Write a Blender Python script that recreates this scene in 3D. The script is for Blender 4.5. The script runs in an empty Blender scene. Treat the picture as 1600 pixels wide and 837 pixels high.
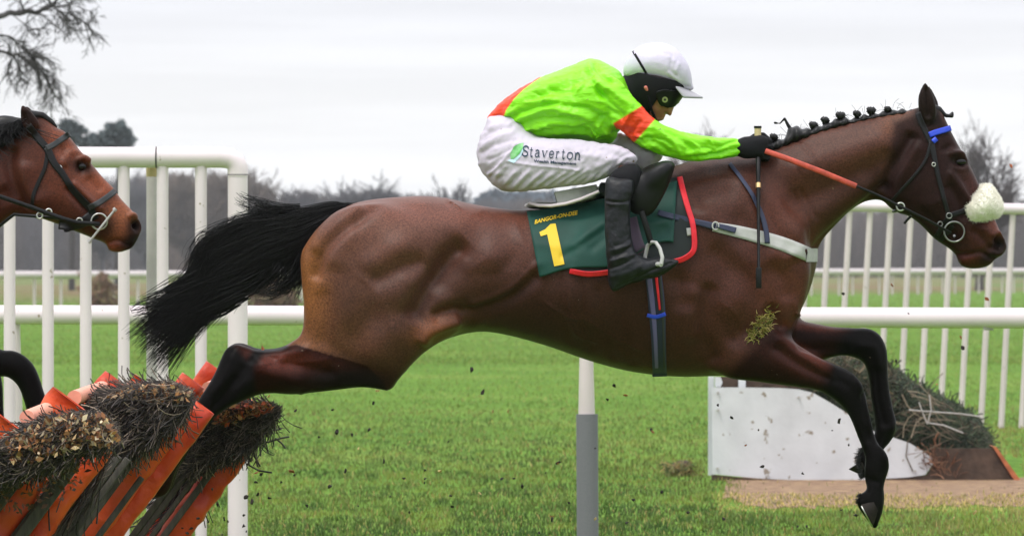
import bpy, bmesh, math, random
import numpy as np
from mathutils import Vector
from mathutils.bvhtree import BVHTree
R = math.radians
random.seed(7)
rng = np.random.default_rng(7)
sc = bpy.context.scene
C = sc.collection

# ------------------------------------------------------------------ camera
DC, HC, PPM = 25.0, 1.47, 460.0           # distance to the horse, eye height, photo pixels per metre there
cam = bpy.data.objects.new('camera', bpy.data.cameras.new('camera'))
C.objects.link(cam)
cam.location = (0, -DC, HC)
cam.rotation_euler = (R(90), 0, 0)
cam.data.sensor_width = 36
cam.data.lens = PPM * DC / 1600 * 36
cam.data.clip_start = 0.5
cam.data.clip_end = 20000
cam.data.dof.use_dof = True
cam.data.dof.focus_distance = DC - 0.1
cam.data.dof.aperture_fstop = 18.0
sc.camera = cam

# ------------------------------------------------------------------ sky, sun, exposure
SUN_EL, SUN_AZ = 62.0, 222.0             # azimuth the light comes from, clockwise from +Y
world = bpy.data.worlds.new('World')
sc.world = world
world.use_nodes = True
nt = world.node_tree
nt.nodes.clear()
def wn(t, **k):
    n = nt.nodes.new(t)
    for a, b in k.items(): setattr(n, a, b)
    return n
wo = wn('ShaderNodeOutputWorld'); bgn = wn('ShaderNodeBackground')
sky = wn('ShaderNodeTexSky', sky_type='NISHITA', sun_disc=False)
sky.sun_elevation = R(SUN_EL); sky.sun_rotation = R(SUN_AZ)
sky.air_density = 1.0; sky.dust_density = 3.0
tc = wn('ShaderNodeTexCoord'); sp = wn('ShaderNodeSeparateXYZ')
nt.links.new(tc.outputs['Generated'], sp.inputs[0])
ramp = wn('ShaderNodeValToRGB')                      # stratus: bright near the horizon, greyer higher up
cr = ramp.color_ramp
cr.elements[0].position = 0.0; cr.elements[0].color = (8.6, 8.6, 8.6, 1)
cr.elements[1].position = 1.0; cr.elements[1].color = (17.0, 17.2, 17.8, 1)
for p_, c_ in ((0.012, (8.5, 8.5, 8.5, 1)), (0.024, (8.0, 8.05, 8.15, 1)), (0.036, (7.4, 7.5, 7.9, 1)), (0.3, (9.5, 9.7, 10.2, 1))):
    e = cr.elements.new(p_); e.color = c_
nt.links.new(sp.outputs['Z'], ramp.inputs[0])
mp = wn('ShaderNodeMapping'); mp.inputs['Scale'].default_value = (7, 7, 120)
nt.links.new(tc.outputs['Generated'], mp.inputs[0])
nz = wn('ShaderNodeTexNoise'); nz.inputs['Scale'].default_value = 1.6; nz.inputs['Detail'].default_value = 4; nz.inputs['Roughness'].default_value = 0.5
nt.links.new(mp.outputs[0], nz.inputs['Vector'])
mr = wn('ShaderNodeMapRange'); mr.inputs[1].default_value = 0.35; mr.inputs[2].default_value = 0.65
mr.inputs[3].default_value = 0.945; mr.inputs[4].default_value = 1.055
nt.links.new(nz.outputs[0], mr.inputs[0])
mul = wn('ShaderNodeVectorMath', operation='SCALE')
nt.links.new(ramp.outputs[0], mul.inputs[0]); nt.links.new(mr.outputs[0], mul.inputs['Scale'])
mx = wn('ShaderNodeMix', data_type='RGBA'); mx.inputs[0].default_value = 0.93
nt.links.new(sky.outputs[0], mx.inputs[6]); nt.links.new(mul.outputs[0], mx.inputs[7])
nt.links.new(mx.outputs[2], bgn.inputs[0]); bgn.inputs[1].default_value = 0.10
nt.links.new(bgn.outputs[0], wo.inputs[0])

sun = bpy.data.objects.new('sun', bpy.data.lights.new('sun', 'SUN'))
C.objects.link(sun)
sun.data.energy = 1.3; sun.data.angle = R(14); sun.data.color = (1.0, 0.96, 0.9)
_d = Vector((math.sin(R(SUN_AZ)) * math.cos(R(SUN_EL)), math.cos(R(SUN_AZ)) * math.cos(R(SUN_EL)), math.sin(R(SUN_EL))))
sun.rotation_euler = _d.to_track_quat('Z', 'Y').to_euler()
sun.location = _d * 30
sc.view_settings.view_transform = 'Standard'
sc.view_settings.look = 'None'
sc.view_settings.exposure = 0.42
sc.view_settings.gamma = 1.0
sc.cycles.max_bounces = 6
sc.cycles.volume_bounces = 0
sc.cycles.transparent_max_bounces = 6

# ------------------------------------------------------------------ mapping
def P(px, py, y=0.0):
    q = (DC + y) / DC
    return ((px - 800) / PPM * q, y, HC + (418.5 - py) / PPM * q)
def G(px, d):                 # a ground point: photo column at distance d
    return ((px - 800) * d / (PPM * DC), d - DC, 0.0)
def to_px(V):
    q = (DC + V[:, 1]) / DC
    return 800 + V[:, 0] / q * PPM, 418.5 - (V[:, 2] - HC) / q * PPM

# ------------------------------------------------------------------ object helpers
def tag(o, label=None, cat=None, group=None, kind=None):
    if label: o['label'] = label
    if cat: o['category'] = cat
    if group: o['group'] = group
    if kind: o['kind'] = kind
    return o
def empty(name, loc, label, cat, group=None):
    o = bpy.data.objects.new(name, None); C.objects.link(o); o.location = loc
    o.empty_display_size = 0.2
    return tag(o, label, cat, group)
def link(name, me, mat=None, parent=None):
    o = bpy.data.objects.new(name, me); C.objects.link(o)
    if mat is not None:
        for m in (mat if isinstance(mat, (list, tuple)) else [mat]): me.materials.append(m)
    if parent is not None:
        o.parent = parent
        o.location = -Vector(parent.location) if parent.parent is None else -(Vector(parent.location) + Vector(parent.parent.location))
    return o
def mesh_np(V, F, smooth=True, col=None):
    """V (n,3), F (m,3) or (m,4) int arrays"""
    V = np.asarray(V, dtype=np.float32); F = np.asarray(F, dtype=np.int32)
    me = bpy.data.meshes.new('mesh')
    me.vertices.add(len(V)); me.vertices.foreach_set('co', V.ravel())
    k = F.shape[1]
    me.loops.add(F.size); me.loops.foreach_set('vertex_index', F.ravel())
    me.polygons.add(len(F)); me.polygons.foreach_set('loop_start', np.arange(0, F.size, k, dtype=np.int32))
    if smooth: me.polygons.foreach_set('use_smooth', np.ones(len(F), dtype=bool))
    me.update(calc_edges=True); me.validate()
    if col is not None:
        ca = me.color_attributes.new('Col', 'FLOAT_COLOR', 'POINT')
        a = np.ones((len(V), 4), dtype=np.float32); a[:, :3] = col
        ca.data.foreach_set('color', a.ravel())
    return me
class MB:
    """collects primitives into one mesh"""
    def __init__(s): s.v = []; s.f = []; s.m = []; s.sm = []
    def add(s, vs, fs, m=0, smooth=False):
        b = len(s.v); s.v += [tuple(v) for v in vs]
        for f in fs: s.f.append(tuple(b + i for i in f)); s.m.append(m); s.sm.append(smooth)
        return s
    def box(s, c, size, rot=None, m=0):
        hx, hy, hz = (a / 2 for a in size)
        vs = [Vector((x, y, z)) for x in (-hx, hx) for y in (-hy, hy) for z in (-hz, hz)]
        if rot is not None: vs = [rot @ v for v in vs]
        vs = [v + Vector(c) for v in vs]
        return s.add(vs, [(0, 1, 3, 2), (4, 6, 7, 5), (0, 4, 5, 1), (2, 3, 7, 6), (0, 2, 6, 4), (1, 5, 7, 3)], m)
    def tube(s, pts, rad, n=12, m=0, cap=True, squash=1.0, closed=False):
        pts = [Vector(p) for p in pts]
        if not isinstance(rad, (list, tuple)): rad = [rad] * len(pts)
        up = Vector((0, 1, 0)); rings = []
        for i, p in enumerate(pts):
            if closed: t = pts[(i + 1) % len(pts)] - pts[i - 1]
            else: t = pts[min(i + 1, len(pts) - 1)] - pts[max(i - 1, 0)]
            t.normalize()
            a = up if abs(t.dot(up)) < 0.95 else Vector((0, 0, 1))
            u = t.cross(a).normalized(); w = u.cross(t).normalized()
            rings.append([p + u * math.cos(2 * math.pi * j / n) * rad[i] + w * math.sin(2 * math.pi * j / n) * rad[i] * squash for j in range(n)])
        vs = [v for r in rings for v in r]; fs = []
        L = len(pts)
        for i in range(L if closed else L - 1):
            for j in range(n):
                a, b = i * n + j, i * n + (j + 1) % n
                c, d = ((i + 1) % L) * n + (j + 1) % n, ((i + 1) % L) * n + j
                fs.append((a, b, c, d))
        s.add(vs, fs, m, True)
        if cap and not closed:
            s.add(rings[0], [tuple(range(n))[::-1]], m); s.add(rings[-1], [tuple(range(n))], m)
        return s
    def mesh(s):
        me = bpy.data.meshes.new('mesh'); me.from_pydata(s.v, [], s.f)
        me.polygons.foreach_set('material_index', s.m); me.polygons.foreach_set('use_smooth', s.sm)
        bm = bmesh.new(); bm.from_mesh(me); bmesh.ops.recalc_face_normals(bm, faces=bm.faces[:]); bm.to_mesh(me); bm.free()
        me.update(); return me
    def build(s, name, mat, parent=None): return link(name, s.mesh(), mat, parent)

def bevel_mesh(me, w, seg=2):
    bm = bmesh.new(); bm.from_mesh(me)
    bmesh.ops.remove_doubles(bm, verts=bm.verts[:], dist=1e-5)
    bmesh.ops.bevel(bm, geom=[e for e in bm.edges if e.is_manifold and e.calc_face_angle(0) > 0.6], offset=w, segments=seg, affect='EDGES', profile=0.5)
    bm.to_mesh(me); bm.free(); me.polygons.foreach_set('use_smooth', [True] * len(me.polygons)); return me

# ------------------------------------------------------------------ materials
def mat(name, base=(0.5, 0.5, 0.5), rough=0.6, spec=0.5, metal=0.0, noise=None, nscale=20, bump=0.0, bscale=60, vcol=False, sheen=0.0, detail=4,
        stretch=(1, 1, 1), trans=0.0, coat=0.0, backlit=0.0, bdist=0.01, specks=None):
    m = bpy.data.materials.new(name); m.use_nodes = True
    t = m.node_tree; b = t.nodes['Principled BSDF']
    b.inputs['Roughness'].default_value = rough; b.inputs['Metallic'].default_value = metal
    b.inputs['Specular IOR Level'].default_value = spec
    b.inputs['Base Color'].default_value = (*base, 1)
    b.inputs['Coat Weight'].default_value = coat; b.inputs['Coat Roughness'].default_value = 0.15
    if sheen: b.inputs['Sheen Weight'].default_value = sheen; b.inputs['Sheen Roughness'].default_value = 0.4
    co = t.nodes.new('ShaderNodeTexCoord'); mp = t.nodes.new('ShaderNodeMapping'); mp.inputs['Scale'].default_value = stretch
    t.links.new(co.outputs['Object'], mp.inputs[0])
    src = None
    if vcol:
        a = t.nodes.new('ShaderNodeVertexColor'); a.layer_name = 'Col'; src = a.outputs['Color']
    if noise is not None:
        n = t.nodes.new('ShaderNodeTexNoise'); n.inputs['Scale'].default_value = nscale; n.inputs['Detail'].default_value = detail
        t.links.new(mp.outputs[0], n.inputs['Vector'])
        if isinstance(noise, (int, float)):        # multiply brightness
            r = t.nodes.new('ShaderNodeMapRange'); r.inputs[1].default_value = 0.3; r.inputs[2].default_value = 0.7
            r.inputs[3].default_value = 1 - noise; r.inputs[4].default_value = 1 + noise
            t.links.new(n.outputs[0], r.inputs[0])
            s = t.nodes.new('ShaderNodeVectorMath'); s.operation = 'SCALE'
            if src is not None: t.links.new(src, s.inputs[0])
            else: s.inputs[0].default_value = base
            t.links.new(r.outputs[0], s.inputs['Scale']); src = s.outputs[0]
        else:                                       # mix to second colour
            r = t.nodes.new('ShaderNodeValToRGB'); r.color_ramp.elements[0].position = 0.38; r.color_ramp.elements[1].position = 0.66
            t.links.new(n.outputs[0], r.inputs[0])
            x = t.nodes.new('ShaderNodeMix'); x.data_type = 'RGBA'
            t.links.new(r.outputs[0], x.inputs[0])
            if src is not None: t.links.new(src, x.inputs[6])
            else: x.inputs[6].default_value = (*base, 1)
            x.inputs[7].default_value = (*noise, 1); src = x.outputs[2]
    if specks:                                      # (scale, threshold, colour): spatters of mud or dirt
        n3 = t.nodes.new('ShaderNodeTexNoise'); n3.inputs['Scale'].default_value = specks[0]; n3.inputs['Detail'].default_value = 3
        t.links.new(co.outputs['Object'], n3.inputs['Vector'])
        r3 = t.nodes.new('ShaderNodeMapRange'); r3.inputs[1].default_value = specks[1]; r3.inputs[2].default_value = specks[1] + 0.04
        t.links.new(n3.outputs[0], r3.inputs[0]); x3 = t.nodes.new('ShaderNodeMix'); x3.data_type = 'RGBA'
        t.links.new(r3.outputs[0], x3.inputs[0]); x3.inputs[7].default_value = (*specks[2], 1)
        if src is not None: t.links.new(src, x3.inputs[6])
        else: x3.inputs[6].default_value = (*base, 1)
        src = x3.outputs[2]
    if src is not None: t.links.new(src, b.inputs['Base Color'])
    if bump:
        n2 = t.nodes.new('ShaderNodeTexNoise'); n2.inputs['Scale'].default_value = bscale; n2.inputs['Detail'].default_value = 4
        t.links.new(mp.outputs[0], n2.inputs['Vector'])
        bu = t.nodes.new('ShaderNodeBump'); bu.inputs['Strength'].default_value = bump; bu.inputs['Distance'].default_value = bdist
        t.links.new(n2.outputs[0], bu.inputs['Height']); t.links.new(bu.outputs[0], b.inputs['Normal'])
    if backlit:
        tr = t.nodes.new('ShaderNodeBsdfTranslucent'); ms = t.nodes.new('ShaderNodeMixShader'); ms.inputs[0].default_value = backlit
        if src is not None: t.links.new(src, tr.inputs[0])
        else: tr.inputs[0].default_value = (*base, 1)
        out = t.nodes['Material Output']
        t.links.new(b.outputs[0], ms.inputs[1]); t.links.new(tr.outputs[0], ms.inputs[2]); t.links.new(ms.outputs[0], out.inputs[0])
    return m
M = {}
M['coat'] = mat('horse_coat', rough=0.43, spec=0.24, vcol=True, noise=0.42, nscale=170, bump=0.25, bscale=260, bdist=0.004, sheen=0.02, detail=6, specks=(75, 0.745, (0.17, 0.13, 0.09)))
_t = M['coat'].node_tree; _m = _t.nodes.new('ShaderNodeMapRange'); _m.inputs[1].default_value = 0.004; _m.inputs[2].default_value = 0.035; _m.inputs[3].default_value = 0.05; _m.inputs[4].default_value = 0.20
_c = [n for n in _t.nodes if n.type == 'VERTEX_COLOR'][0]; _t.links.new(_c.outputs[0], _m.inputs[0]); _t.links.new(_m.outputs[0], _t.nodes['Principled BSDF'].inputs['Specular IOR Level'])     # black points are duller than the clipped coat
M['hair'] = mat('black_hair', (0.0045, 0.0042, 0.0046), rough=0.42, spec=0.3)
M['eye'] = mat('eye_dark', (0.004, 0.003, 0.003), rough=0.22, spec=0.4)
M['hoof'] = mat('hoof_horn', (0.016, 0.012, 0.010), rough=0.7, spec=0.2, noise=0.4, nscale=60)
M['steel'] = mat('steel', (0.5, 0.5, 0.48), rough=0.3, metal=1.0)
M['darksteel'] = mat('dull_steel', (0.25, 0.25, 0.25), rough=0.3, metal=1.0)
M['leather'] = mat('black_leather', (0.006, 0.006, 0.007), rough=0.45, spec=0.25, bump=0.2, bscale=150, bdist=0.002)
M['boot'] = mat('boot_leather', (0.007, 0.008, 0.011), rough=0.46, spec=0.3, noise=0.5, nscale=30, bump=0.5, bscale=60, bdist=0.006)
M['greystrap'] = mat('grey_webbing', (0.022, 0.024, 0.027), rough=0.6)
M['blue'] = mat('blue_tape', (0.012, 0.05, 0.55), rough=0.45)
M['navy'] = mat('navy_webbing', (0.018, 0.024, 0.06), rough=0.6)
M['white_web'] = mat('white_webbing', (0.40, 0.40, 0.385), rough=0.7, noise=0.1, nscale=40)
M['rein'] = mat('red_rubber', (0.42, 0.055, 0.03), rough=0.6, noise=0.3, nscale=50)
M['redtrim'] = mat('red_binding', (0.68, 0.006, 0.02), rough=0.5, noise=0.12, nscale=60)
M['fleece'] = mat('fleece', (0.88, 0.85, 0.76), rough=0.95, noise=0.04, nscale=70)
M['green_cloth'] = mat('green_cloth', (0.006, 0.050, 0.038), rough=0.6, noise=0.2, nscale=12, bump=0.3, bscale=300, bdist=0.002, spec=0.3)
M['dark_pad'] = mat('dark_pad', (0.012, 0.018, 0.018), rough=0.6, spec=0.3)
M['yellow'] = mat('yellow_print', (0.75, 0.50, 0.015), rough=0.6)
M['silk'] = mat('silk', rough=0.40, spec=0.4, vcol=True, noise=0.06, nscale=8, bump=0.55, bscale=13, bdist=0.016, stretch=(1.0, 1.0, 3.2), backlit=0.12, specks=(40, 0.72, (0.16, 0.14, 0.06)))
M['breeches'] = mat('breeches_cloth', (0.54, 0.49, 0.58), rough=0.62, spec=0.3, noise=0.05, nscale=12, specks=(60, 0.70, (0.22, 0.17, 0.13)), bump=0.4, bscale=26, bdist=0.008, stretch=(1.6, 1, 1.2))
M['print_dark'] = mat('dark_print', (0.008, 0.03, 0.06), rough=0.7)
M['print_green'] = mat('green_print', (0.10, 0.42, 0.10), rough=0.7, noise=(0.3, 0.6, 0.3), nscale=30)
M['print_pale'] = mat('pale_print', (0.50, 0.68, 0.78), rough=0.7)
M['peak'] = mat('peak_cloth', (0.34, 0.33, 0.36), rough=0.5)
M['helmet'] = mat('helmet_silk', (0.56, 0.52, 0.64), rough=0.5, bump=0.35, bscale=22, bdist=0.012)
M['black_cloth'] = mat('black_cloth', (0.006, 0.006, 0.008), rough=0.75, spec=0.2)
M['skin'] = mat('skin', vcol=True, rough=0.5, spec=0.4)
M['goggle'] = mat('goggle_lens', (0.006, 0.006, 0.007), rough=0.3, spec=0.2)
M['disc'] = mat('goggle_disc', (0.32, 0.33, 0.16), rough=0.4)
M['upvc'] = mat('white_plastic', (0.70, 0.61, 0.64), rough=0.38, spec=0.5, noise=0.05, nscale=2.5, specks=(26, 0.70, (0.30, 0.24, 0.18)))
M['upvc2'] = mat('cream_plastic', (0.61, 0.53, 0.53), rough=0.45, spec=0.5, noise=0.07, nscale=2.5, specks=(22, 0.69, (0.28, 0.24, 0.18)))
M['seam'] = mat('dark_joint', (0.02, 0.02, 0.02), rough=0.7)
M['capyel'] = mat('weathered_cap', (0.52, 0.42, 0.22), rough=0.7)
M['greypost'] = mat('weathered_post', (0.42, 0.40, 0.38), rough=0.8, noise=0.12, nscale=6)
M['foam'] = mat('grey_foam', (0.155, 0.155, 0.17), rough=0.85, noise=0.16, nscale=300, bump=0.3, bscale=400, bdist=0.002)
M['orange'] = mat('orange_vinyl', (0.74, 0.105, 0.022), rough=0.42, spec=0.4, noise=(0.50, 0.035, 0.014), nscale=5, bump=0.6, bscale=16, bdist=0.02, backlit=0.1)
M['pink'] = mat('faded_vinyl', (0.80, 0.34, 0.24), rough=0.6, noise=0.1, nscale=20)
M['timber'] = mat('wet_timber', (0.042, 0.036, 0.027), rough=0.7, noise=0.45, nscale=14, stretch=(6, 6, 1), bump=0.3, bscale=30)
M['twig'] = mat('birch_twig', rough=0.75, vcol=True)
M['leaf'] = mat('dead_leaf', rough=0.7, vcol=True, backlit=0.2)
M['bark'] = mat('bark', (0.045, 0.042, 0.040), rough=0.9, noise=0.3, nscale=10)
M['farbark'] = mat('far_bark', vcol=True, rough=0.95)
M['farleaf'] = mat('far_foliage', vcol=True, rough=0.9)
M['grass'] = mat('grass_blade', vcol=True, rough=0.55, spec=0.25, backlit=0.3)
M['clod'] = mat('wet_soil', (0.016, 0.011, 0.008), rough=0.8, noise=0.4, nscale=60)
M['clodleaf'] = mat('brown_leaf', (0.30, 0.085, 0.03), rough=0.7, noise=0.3, nscale=80)
M['strawbit'] = mat('straw_bit', (0.45, 0.32, 0.14), rough=0.7, noise=0.3, nscale=80)
M['board'] = mat('painted_board', (0.58, 0.59, 0.62), rough=0.6, noise=0.09, nscale=5, specks=(11, 0.635, (0.26, 0.22, 0.18)), bump=0.15, bscale=30)
M['oldwood'] = mat('old_wood', (0.065, 0.040, 0.028), rough=0.85, noise=0.5, nscale=9, bump=0.5, bscale=30)
M['rustplank'] = mat('rust_plank', (0.40, 0.12, 0.05), rough=0.8, noise=0.3, nscale=15)
# ------------------------------------------------------------------ implicit modelling toolkit
def catmull(pts, n=6, closed=True):
    p = np.asarray(pts, float); N = len(p); out = []
    rngi = range(N) if closed else range(N - 1)
    for i in rngi:
        p0 = p[(i - 1) % N] if closed or i > 0 else p[i]
        p1 = p[i]; p2 = p[(i + 1) % N]
        p3 = p[(i + 2) % N] if closed or i + 2 < N else p[(i + 1) % N]
        for t in np.linspace(0, 1, n, endpoint=False):
            out.append(0.5 * (2 * p1 + (p2 - p0) * t + (2 * p0 - 5 * p1 + 4 * p2 - p3) * t * t + (-p0 + 3 * p1 - 3 * p2 + p3) * t ** 3))
    if not closed: out.append(p[-1])
    return np.array(out)
def poly_sd(poly, X, Z):
    """signed distance, positive inside"""
    px, pz = X.ravel(), Z.ravel(); d2 = np.full(px.shape, 1e9); ins = np.zeros(px.shape, bool)
    a = poly; b = np.roll(poly, -1, 0)
    for (ax, az), (bx, bz) in zip(a, b):
        ex, ez = bx - ax, bz - az; L = ex * ex + ez * ez
        if L < 1e-14: continue
        t = np.clip(((px - ax) * ex + (pz - az) * ez) / L, 0, 1)
        d2 = np.minimum(d2, (px - ax - t * ex) ** 2 + (pz - az - t * ez) ** 2)
        c = (az > pz) != (bz > pz)
        if ez != 0:
            ins ^= c & (px < ax + (pz - az) / ez * ex)
    d = np.sqrt(d2); return np.where(ins, d, -d).reshape(X.shape)
def seg_dist(pts, X, Z):
    d2 = np.full(np.shape(X), 1e12)
    for (ax, az), (bx, bz) in zip(pts[:-1], pts[1:]):
        ex, ez = bx - ax, bz - az; L = ex * ex + ez * ez + 1e-12
        t = np.clip(((X - ax) * ex + (Z - az) * ez) / L, 0, 1)
        d2 = np.minimum(d2, (X - ax - t * ex) ** 2 + (Z - az - t * ez) ** 2)
    return np.sqrt(d2)
def bilin(A, fx, fy):
    fx = np.clip(fx, 0, A.shape[0] - 1.001); fy = np.clip(fy, 0, A.shape[1] - 1.001)
    i = fx.astype(int); j = fy.astype(int); u = fx - i; v = fy - j
    return A[i, j] * (1 - u) * (1 - v) + A[i + 1, j] * u * (1 - v) + A[i, j + 1] * (1 - u) * v + A[i + 1, j + 1] * u * v
class Inflate:
    """a side outline swelled into a rounded solid: half-thickness follows the width of the shape"""
    def __init__(s, poly, yc=0.0, k=1.0, L=None, sm=0.02, res=0.008, corner=False, hmax=None):
        s.ycs = yc if isinstance(yc, (list, tuple)) else [(0, yc), (1600, yc)]
        s.ks = k if isinstance(k, (list, tuple)) else [(0, k), (1600, k)]
        s.sm = sm
        q = np.array(poly, float)
        if not corner: q = catmull(q, 5)
        ycp = np.interp(q[:, 0], [a for a, _ in s.ycs], [b for _, b in s.ycs])
        s.poly = np.array([[P(a, b, c)[0], P(a, b, c)[2]] for (a, b), c in zip(q, ycp)])
        lo = s.poly.min(0) - 3 * res; hi = s.poly.max(0) + 3 * res
        n = np.ceil((hi - lo) / res).astype(int) + 1
        X, Z = np.meshgrid(lo[0] + np.arange(n[0]) * res, lo[1] + np.arange(n[1]) * res, indexing='ij')
        d = poly_sd(s.poly, X, Z); ins = d > 0
        u = np.zeros_like(d); c = 2 * res * res; sc_ = 0 if L is None else res * res / (L * L)
        u[ins] = (d[ins] * (0.6 if L is None else min(0.6, 1)) * 2 * d.max()) * 0.6
        it = int(min(2500, 60 + 1.2 * (d.max() / res) ** 2 * 4))
        for _ in range(it):
            un = np.zeros_like(u)
            un[1:-1, 1:-1] = (u[2:, 1:-1] + u[:-2, 1:-1] + u[1:-1, 2:] + u[1:-1, :-2] + c) / (4 + sc_)
            u = np.where(ins, un, 0)
        known = d > 1.3 * res
        r = np.where(known, u / np.maximum(d, 1e-6), 0); w = known.astype(float)
        for _ in range(10):
            rn = r * w; num = np.zeros_like(r); den = np.zeros_like(r)
            for dx, dz in ((1, 0), (-1, 0), (0, 1), (0, -1), (1, 1), (-1, -1), (1, -1), (-1, 1)):
                num += np.roll(rn, (dx, dz), (0, 1)); den += np.roll(w, (dx, dz), (0, 1))
            new = (w < 0.5) & (den > 0)
            r = np.where(new, num / np.maximum(den, 1e-9), r); w = np.where(new, 1.0, w)
        m = r[known].mean() if known.any() else res
        r = np.where(w > 0.5, r, m * 0.6)
        s.r, s.lo, s.res, s.hmax = r, lo, res, hmax
    def bounds(s, pad):
        lo = s.poly.min(0) - pad; hi = s.poly.max(0) + pad
        hm = math.sqrt(max((s.r * 0.3).max(), 1e-4)); kk = max(b for _, b in s.ks)
        h = s.maxh() * kk + pad; ys = [b for _, b in s.ycs]
        return (lo[0], min(ys) - h, lo[1]), (hi[0], max(ys) + h, hi[1])
    def maxh(s):
        X, Z = np.meshgrid(s.lo[0] + np.arange(s.r.shape[0]) * s.res, s.lo[1] + np.arange(s.r.shape[1]) * s.res, indexing='ij')
        return math.sqrt(max((s.r * poly_sd(s.poly, X, Z)).max(), 1e-6))
    def field(s, x, y, z, h):
        X, Z = np.meshgrid(x, z, indexing='ij')
        d = poly_sd(s.poly, X, Z)
        r = bilin(s.r, (X - s.lo[0]) / s.res, (Z - s.lo[1]) / s.res)
        u = r * d
        if s.hmax: u = np.where(u > 0, s.hmax ** 2 * (1 - np.exp(-np.maximum(u, 0) / s.hmax ** 2)), u)
        gx, gz = np.gradient(u, h)
        g2 = (gx ** 2 + gz ** 2)[:, None, :]
        pxx = x * PPM + 800
        yc = np.interp(pxx, [a for a, _ in s.ycs], [b for _, b in s.ycs])[:, None, None]
        k = np.interp(pxx, [a for a, _ in s.ks], [b for _, b in s.ks])[:, None, None]
        dy = y[None, :, None] - yc
        Fv = dy * dy / (k * k) - u[:, None, :]
        return Fv / np.sqrt(g2 + (2 * dy / (k * k)) ** 2 + 4e-4)
class Caps:
    """chain of round cones; points (px, py, y, r) in photo px / metres"""
    def __init__(s, pts, sm=0.02, world=False):
        s.p = [((*((a[0], a[2], a[1]) if world else P(a[0], a[1], a[2])),), a[3]) for a in pts] if not world else [((a[0], a[1], a[2]), a[3]) for a in pts]
        s.sm = sm
    def bounds(s, pad):
        a = np.array([p for p, _ in s.p]); r = max(r for _, r in s.p) + pad
        return tuple(a.min(0) - r), tuple(a.max(0) + r)
    def field(s, x, y, z, h):
        X = x[:, None, None]; Y = y[None, :, None]; Z = z[None, None, :]; out = None
        segs = list(zip(s.p[:-1], s.p[1:])) if len(s.p) > 1 else [(s.p[0], s.p[0])]
        for (a, ra), (b, rb) in segs:
            e = np.subtract(b, a); L = float(e @ e) + 1e-12
            t = np.clip(((X - a[0]) * e[0] + (Y - a[1]) * e[1] + (Z - a[2]) * e[2]) / L, 0, 1)
            d = np.sqrt((X - a[0] - t * e[0]) ** 2 + (Y - a[1] - t * e[1]) ** 2 + (Z - a[2] - t * e[2]) ** 2) - (ra + t * (rb - ra))
            out = d if out is None else np.minimum(out, d)
        return out
def surface(parts, h, smooth=2, cut=()):
    pad = 5 * h + 0.02
    bs = [p.bounds(pad) for p in parts]
    lo = np.min([b[0] for b in bs], 0); hi = np.max([b[1] for b in bs], 0)
    n = np.ceil((hi - lo) / h).astype(int) + 1
    ax = [lo[i] + np.arange(n[i]) * h for i in range(3)]
    F = np.full(n, 0.06, dtype=np.float32)
    for p, b in list(zip(parts, bs)) + [(c, c.bounds(pad)) for c in cut]:
        i0 = np.clip(np.floor((np.array(b[0]) - lo) / h).astype(int), 0, n - 1); i1 = np.clip(np.ceil((np.array(b[1]) - lo) / h).astype(int) + 1, 1, n)
        sl = tuple(slice(i0[i], i1[i]) for i in range(3))
        f = p.field(ax[0][sl[0]], ax[1][sl[1]], ax[2][sl[2]], h).astype(np.float32)
        A = F[sl]; k = p.sm
        if p in cut:
            f = -f; hh = np.maximum(k - np.abs(A - f), 0) / k; F[sl] = np.maximum(A, f) + hh * hh * k * 0.25
        else:
            hh = np.maximum(k - np.abs(A - f), 0) / k; F[sl] = np.minimum(A, f) - hh * hh * k * 0.25
    ins = F < 0
    s8 = np.zeros(n - 1, np.int8)
    cs = [(a, b, c) for a in (0, 1) for b in (0, 1) for c in (0, 1)]
    for a, b, c in cs: s8 += ins[a:n[0] - 1 + a, b:n[1] - 1 + b, c:n[2] - 1 + c]
    act = (s8 > 0) & (s8 < 8); I = np.argwhere(act)
    ids = np.full(n - 1, -1, np.int32); ids[act] = np.arange(len(I))
    val = {c: F[I[:, 0] + c[0], I[:, 1] + c[1], I[:, 2] + c[2]] for c in cs}
    acc = np.zeros((len(I), 3)); cnt = np.zeros(len(I))
    for c in cs:
        for k in range(3):
            if c[k] == 0:
                d = list(c); d[k] = 1; d = tuple(d); va, vb = val[c], val[d]
                m = (va < 0) != (vb < 0)
                t = np.where(m, va / np.where(m, va - vb, 1), 0)
                pos = np.zeros((len(I), 3)) + np.array(c); pos[:, k] = t
                acc[m] += pos[m]; cnt[m] += 1
    V = lo + (I + acc / cnt[:, None]) * h
    Q = []
    for k in range(3):
        a, b = [(1, 2), (2, 0), (0, 1)][k]
        s0 = [slice(1, n[i] - 1) for i in range(3)]; s0[k] = slice(0, n[k] - 1); s1 = list(s0); s1[k] = slice(1, n[k])
        A, B = ins[tuple(s0)], ins[tuple(s1)]; E = np.argwhere(A != B)
        if not len(E): continue
        off = np.array([1, 1, 1]); off[k] = 0; base = E + off
        fl = A[tuple(E.T)]
        def cid(da, db):
            c = base.copy(); c[:, a] += da; c[:, b] += db; return ids[tuple(c.T)]
        q = np.stack([cid(-1, -1), cid(0, -1), cid(0, 0), cid(-1, 0)], 1)
        q[~fl] = q[~fl][:, ::-1]; Q.append(q)
    Q = np.concatenate(Q); V = relax(V, Q, smooth)
    return V, Q
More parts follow.
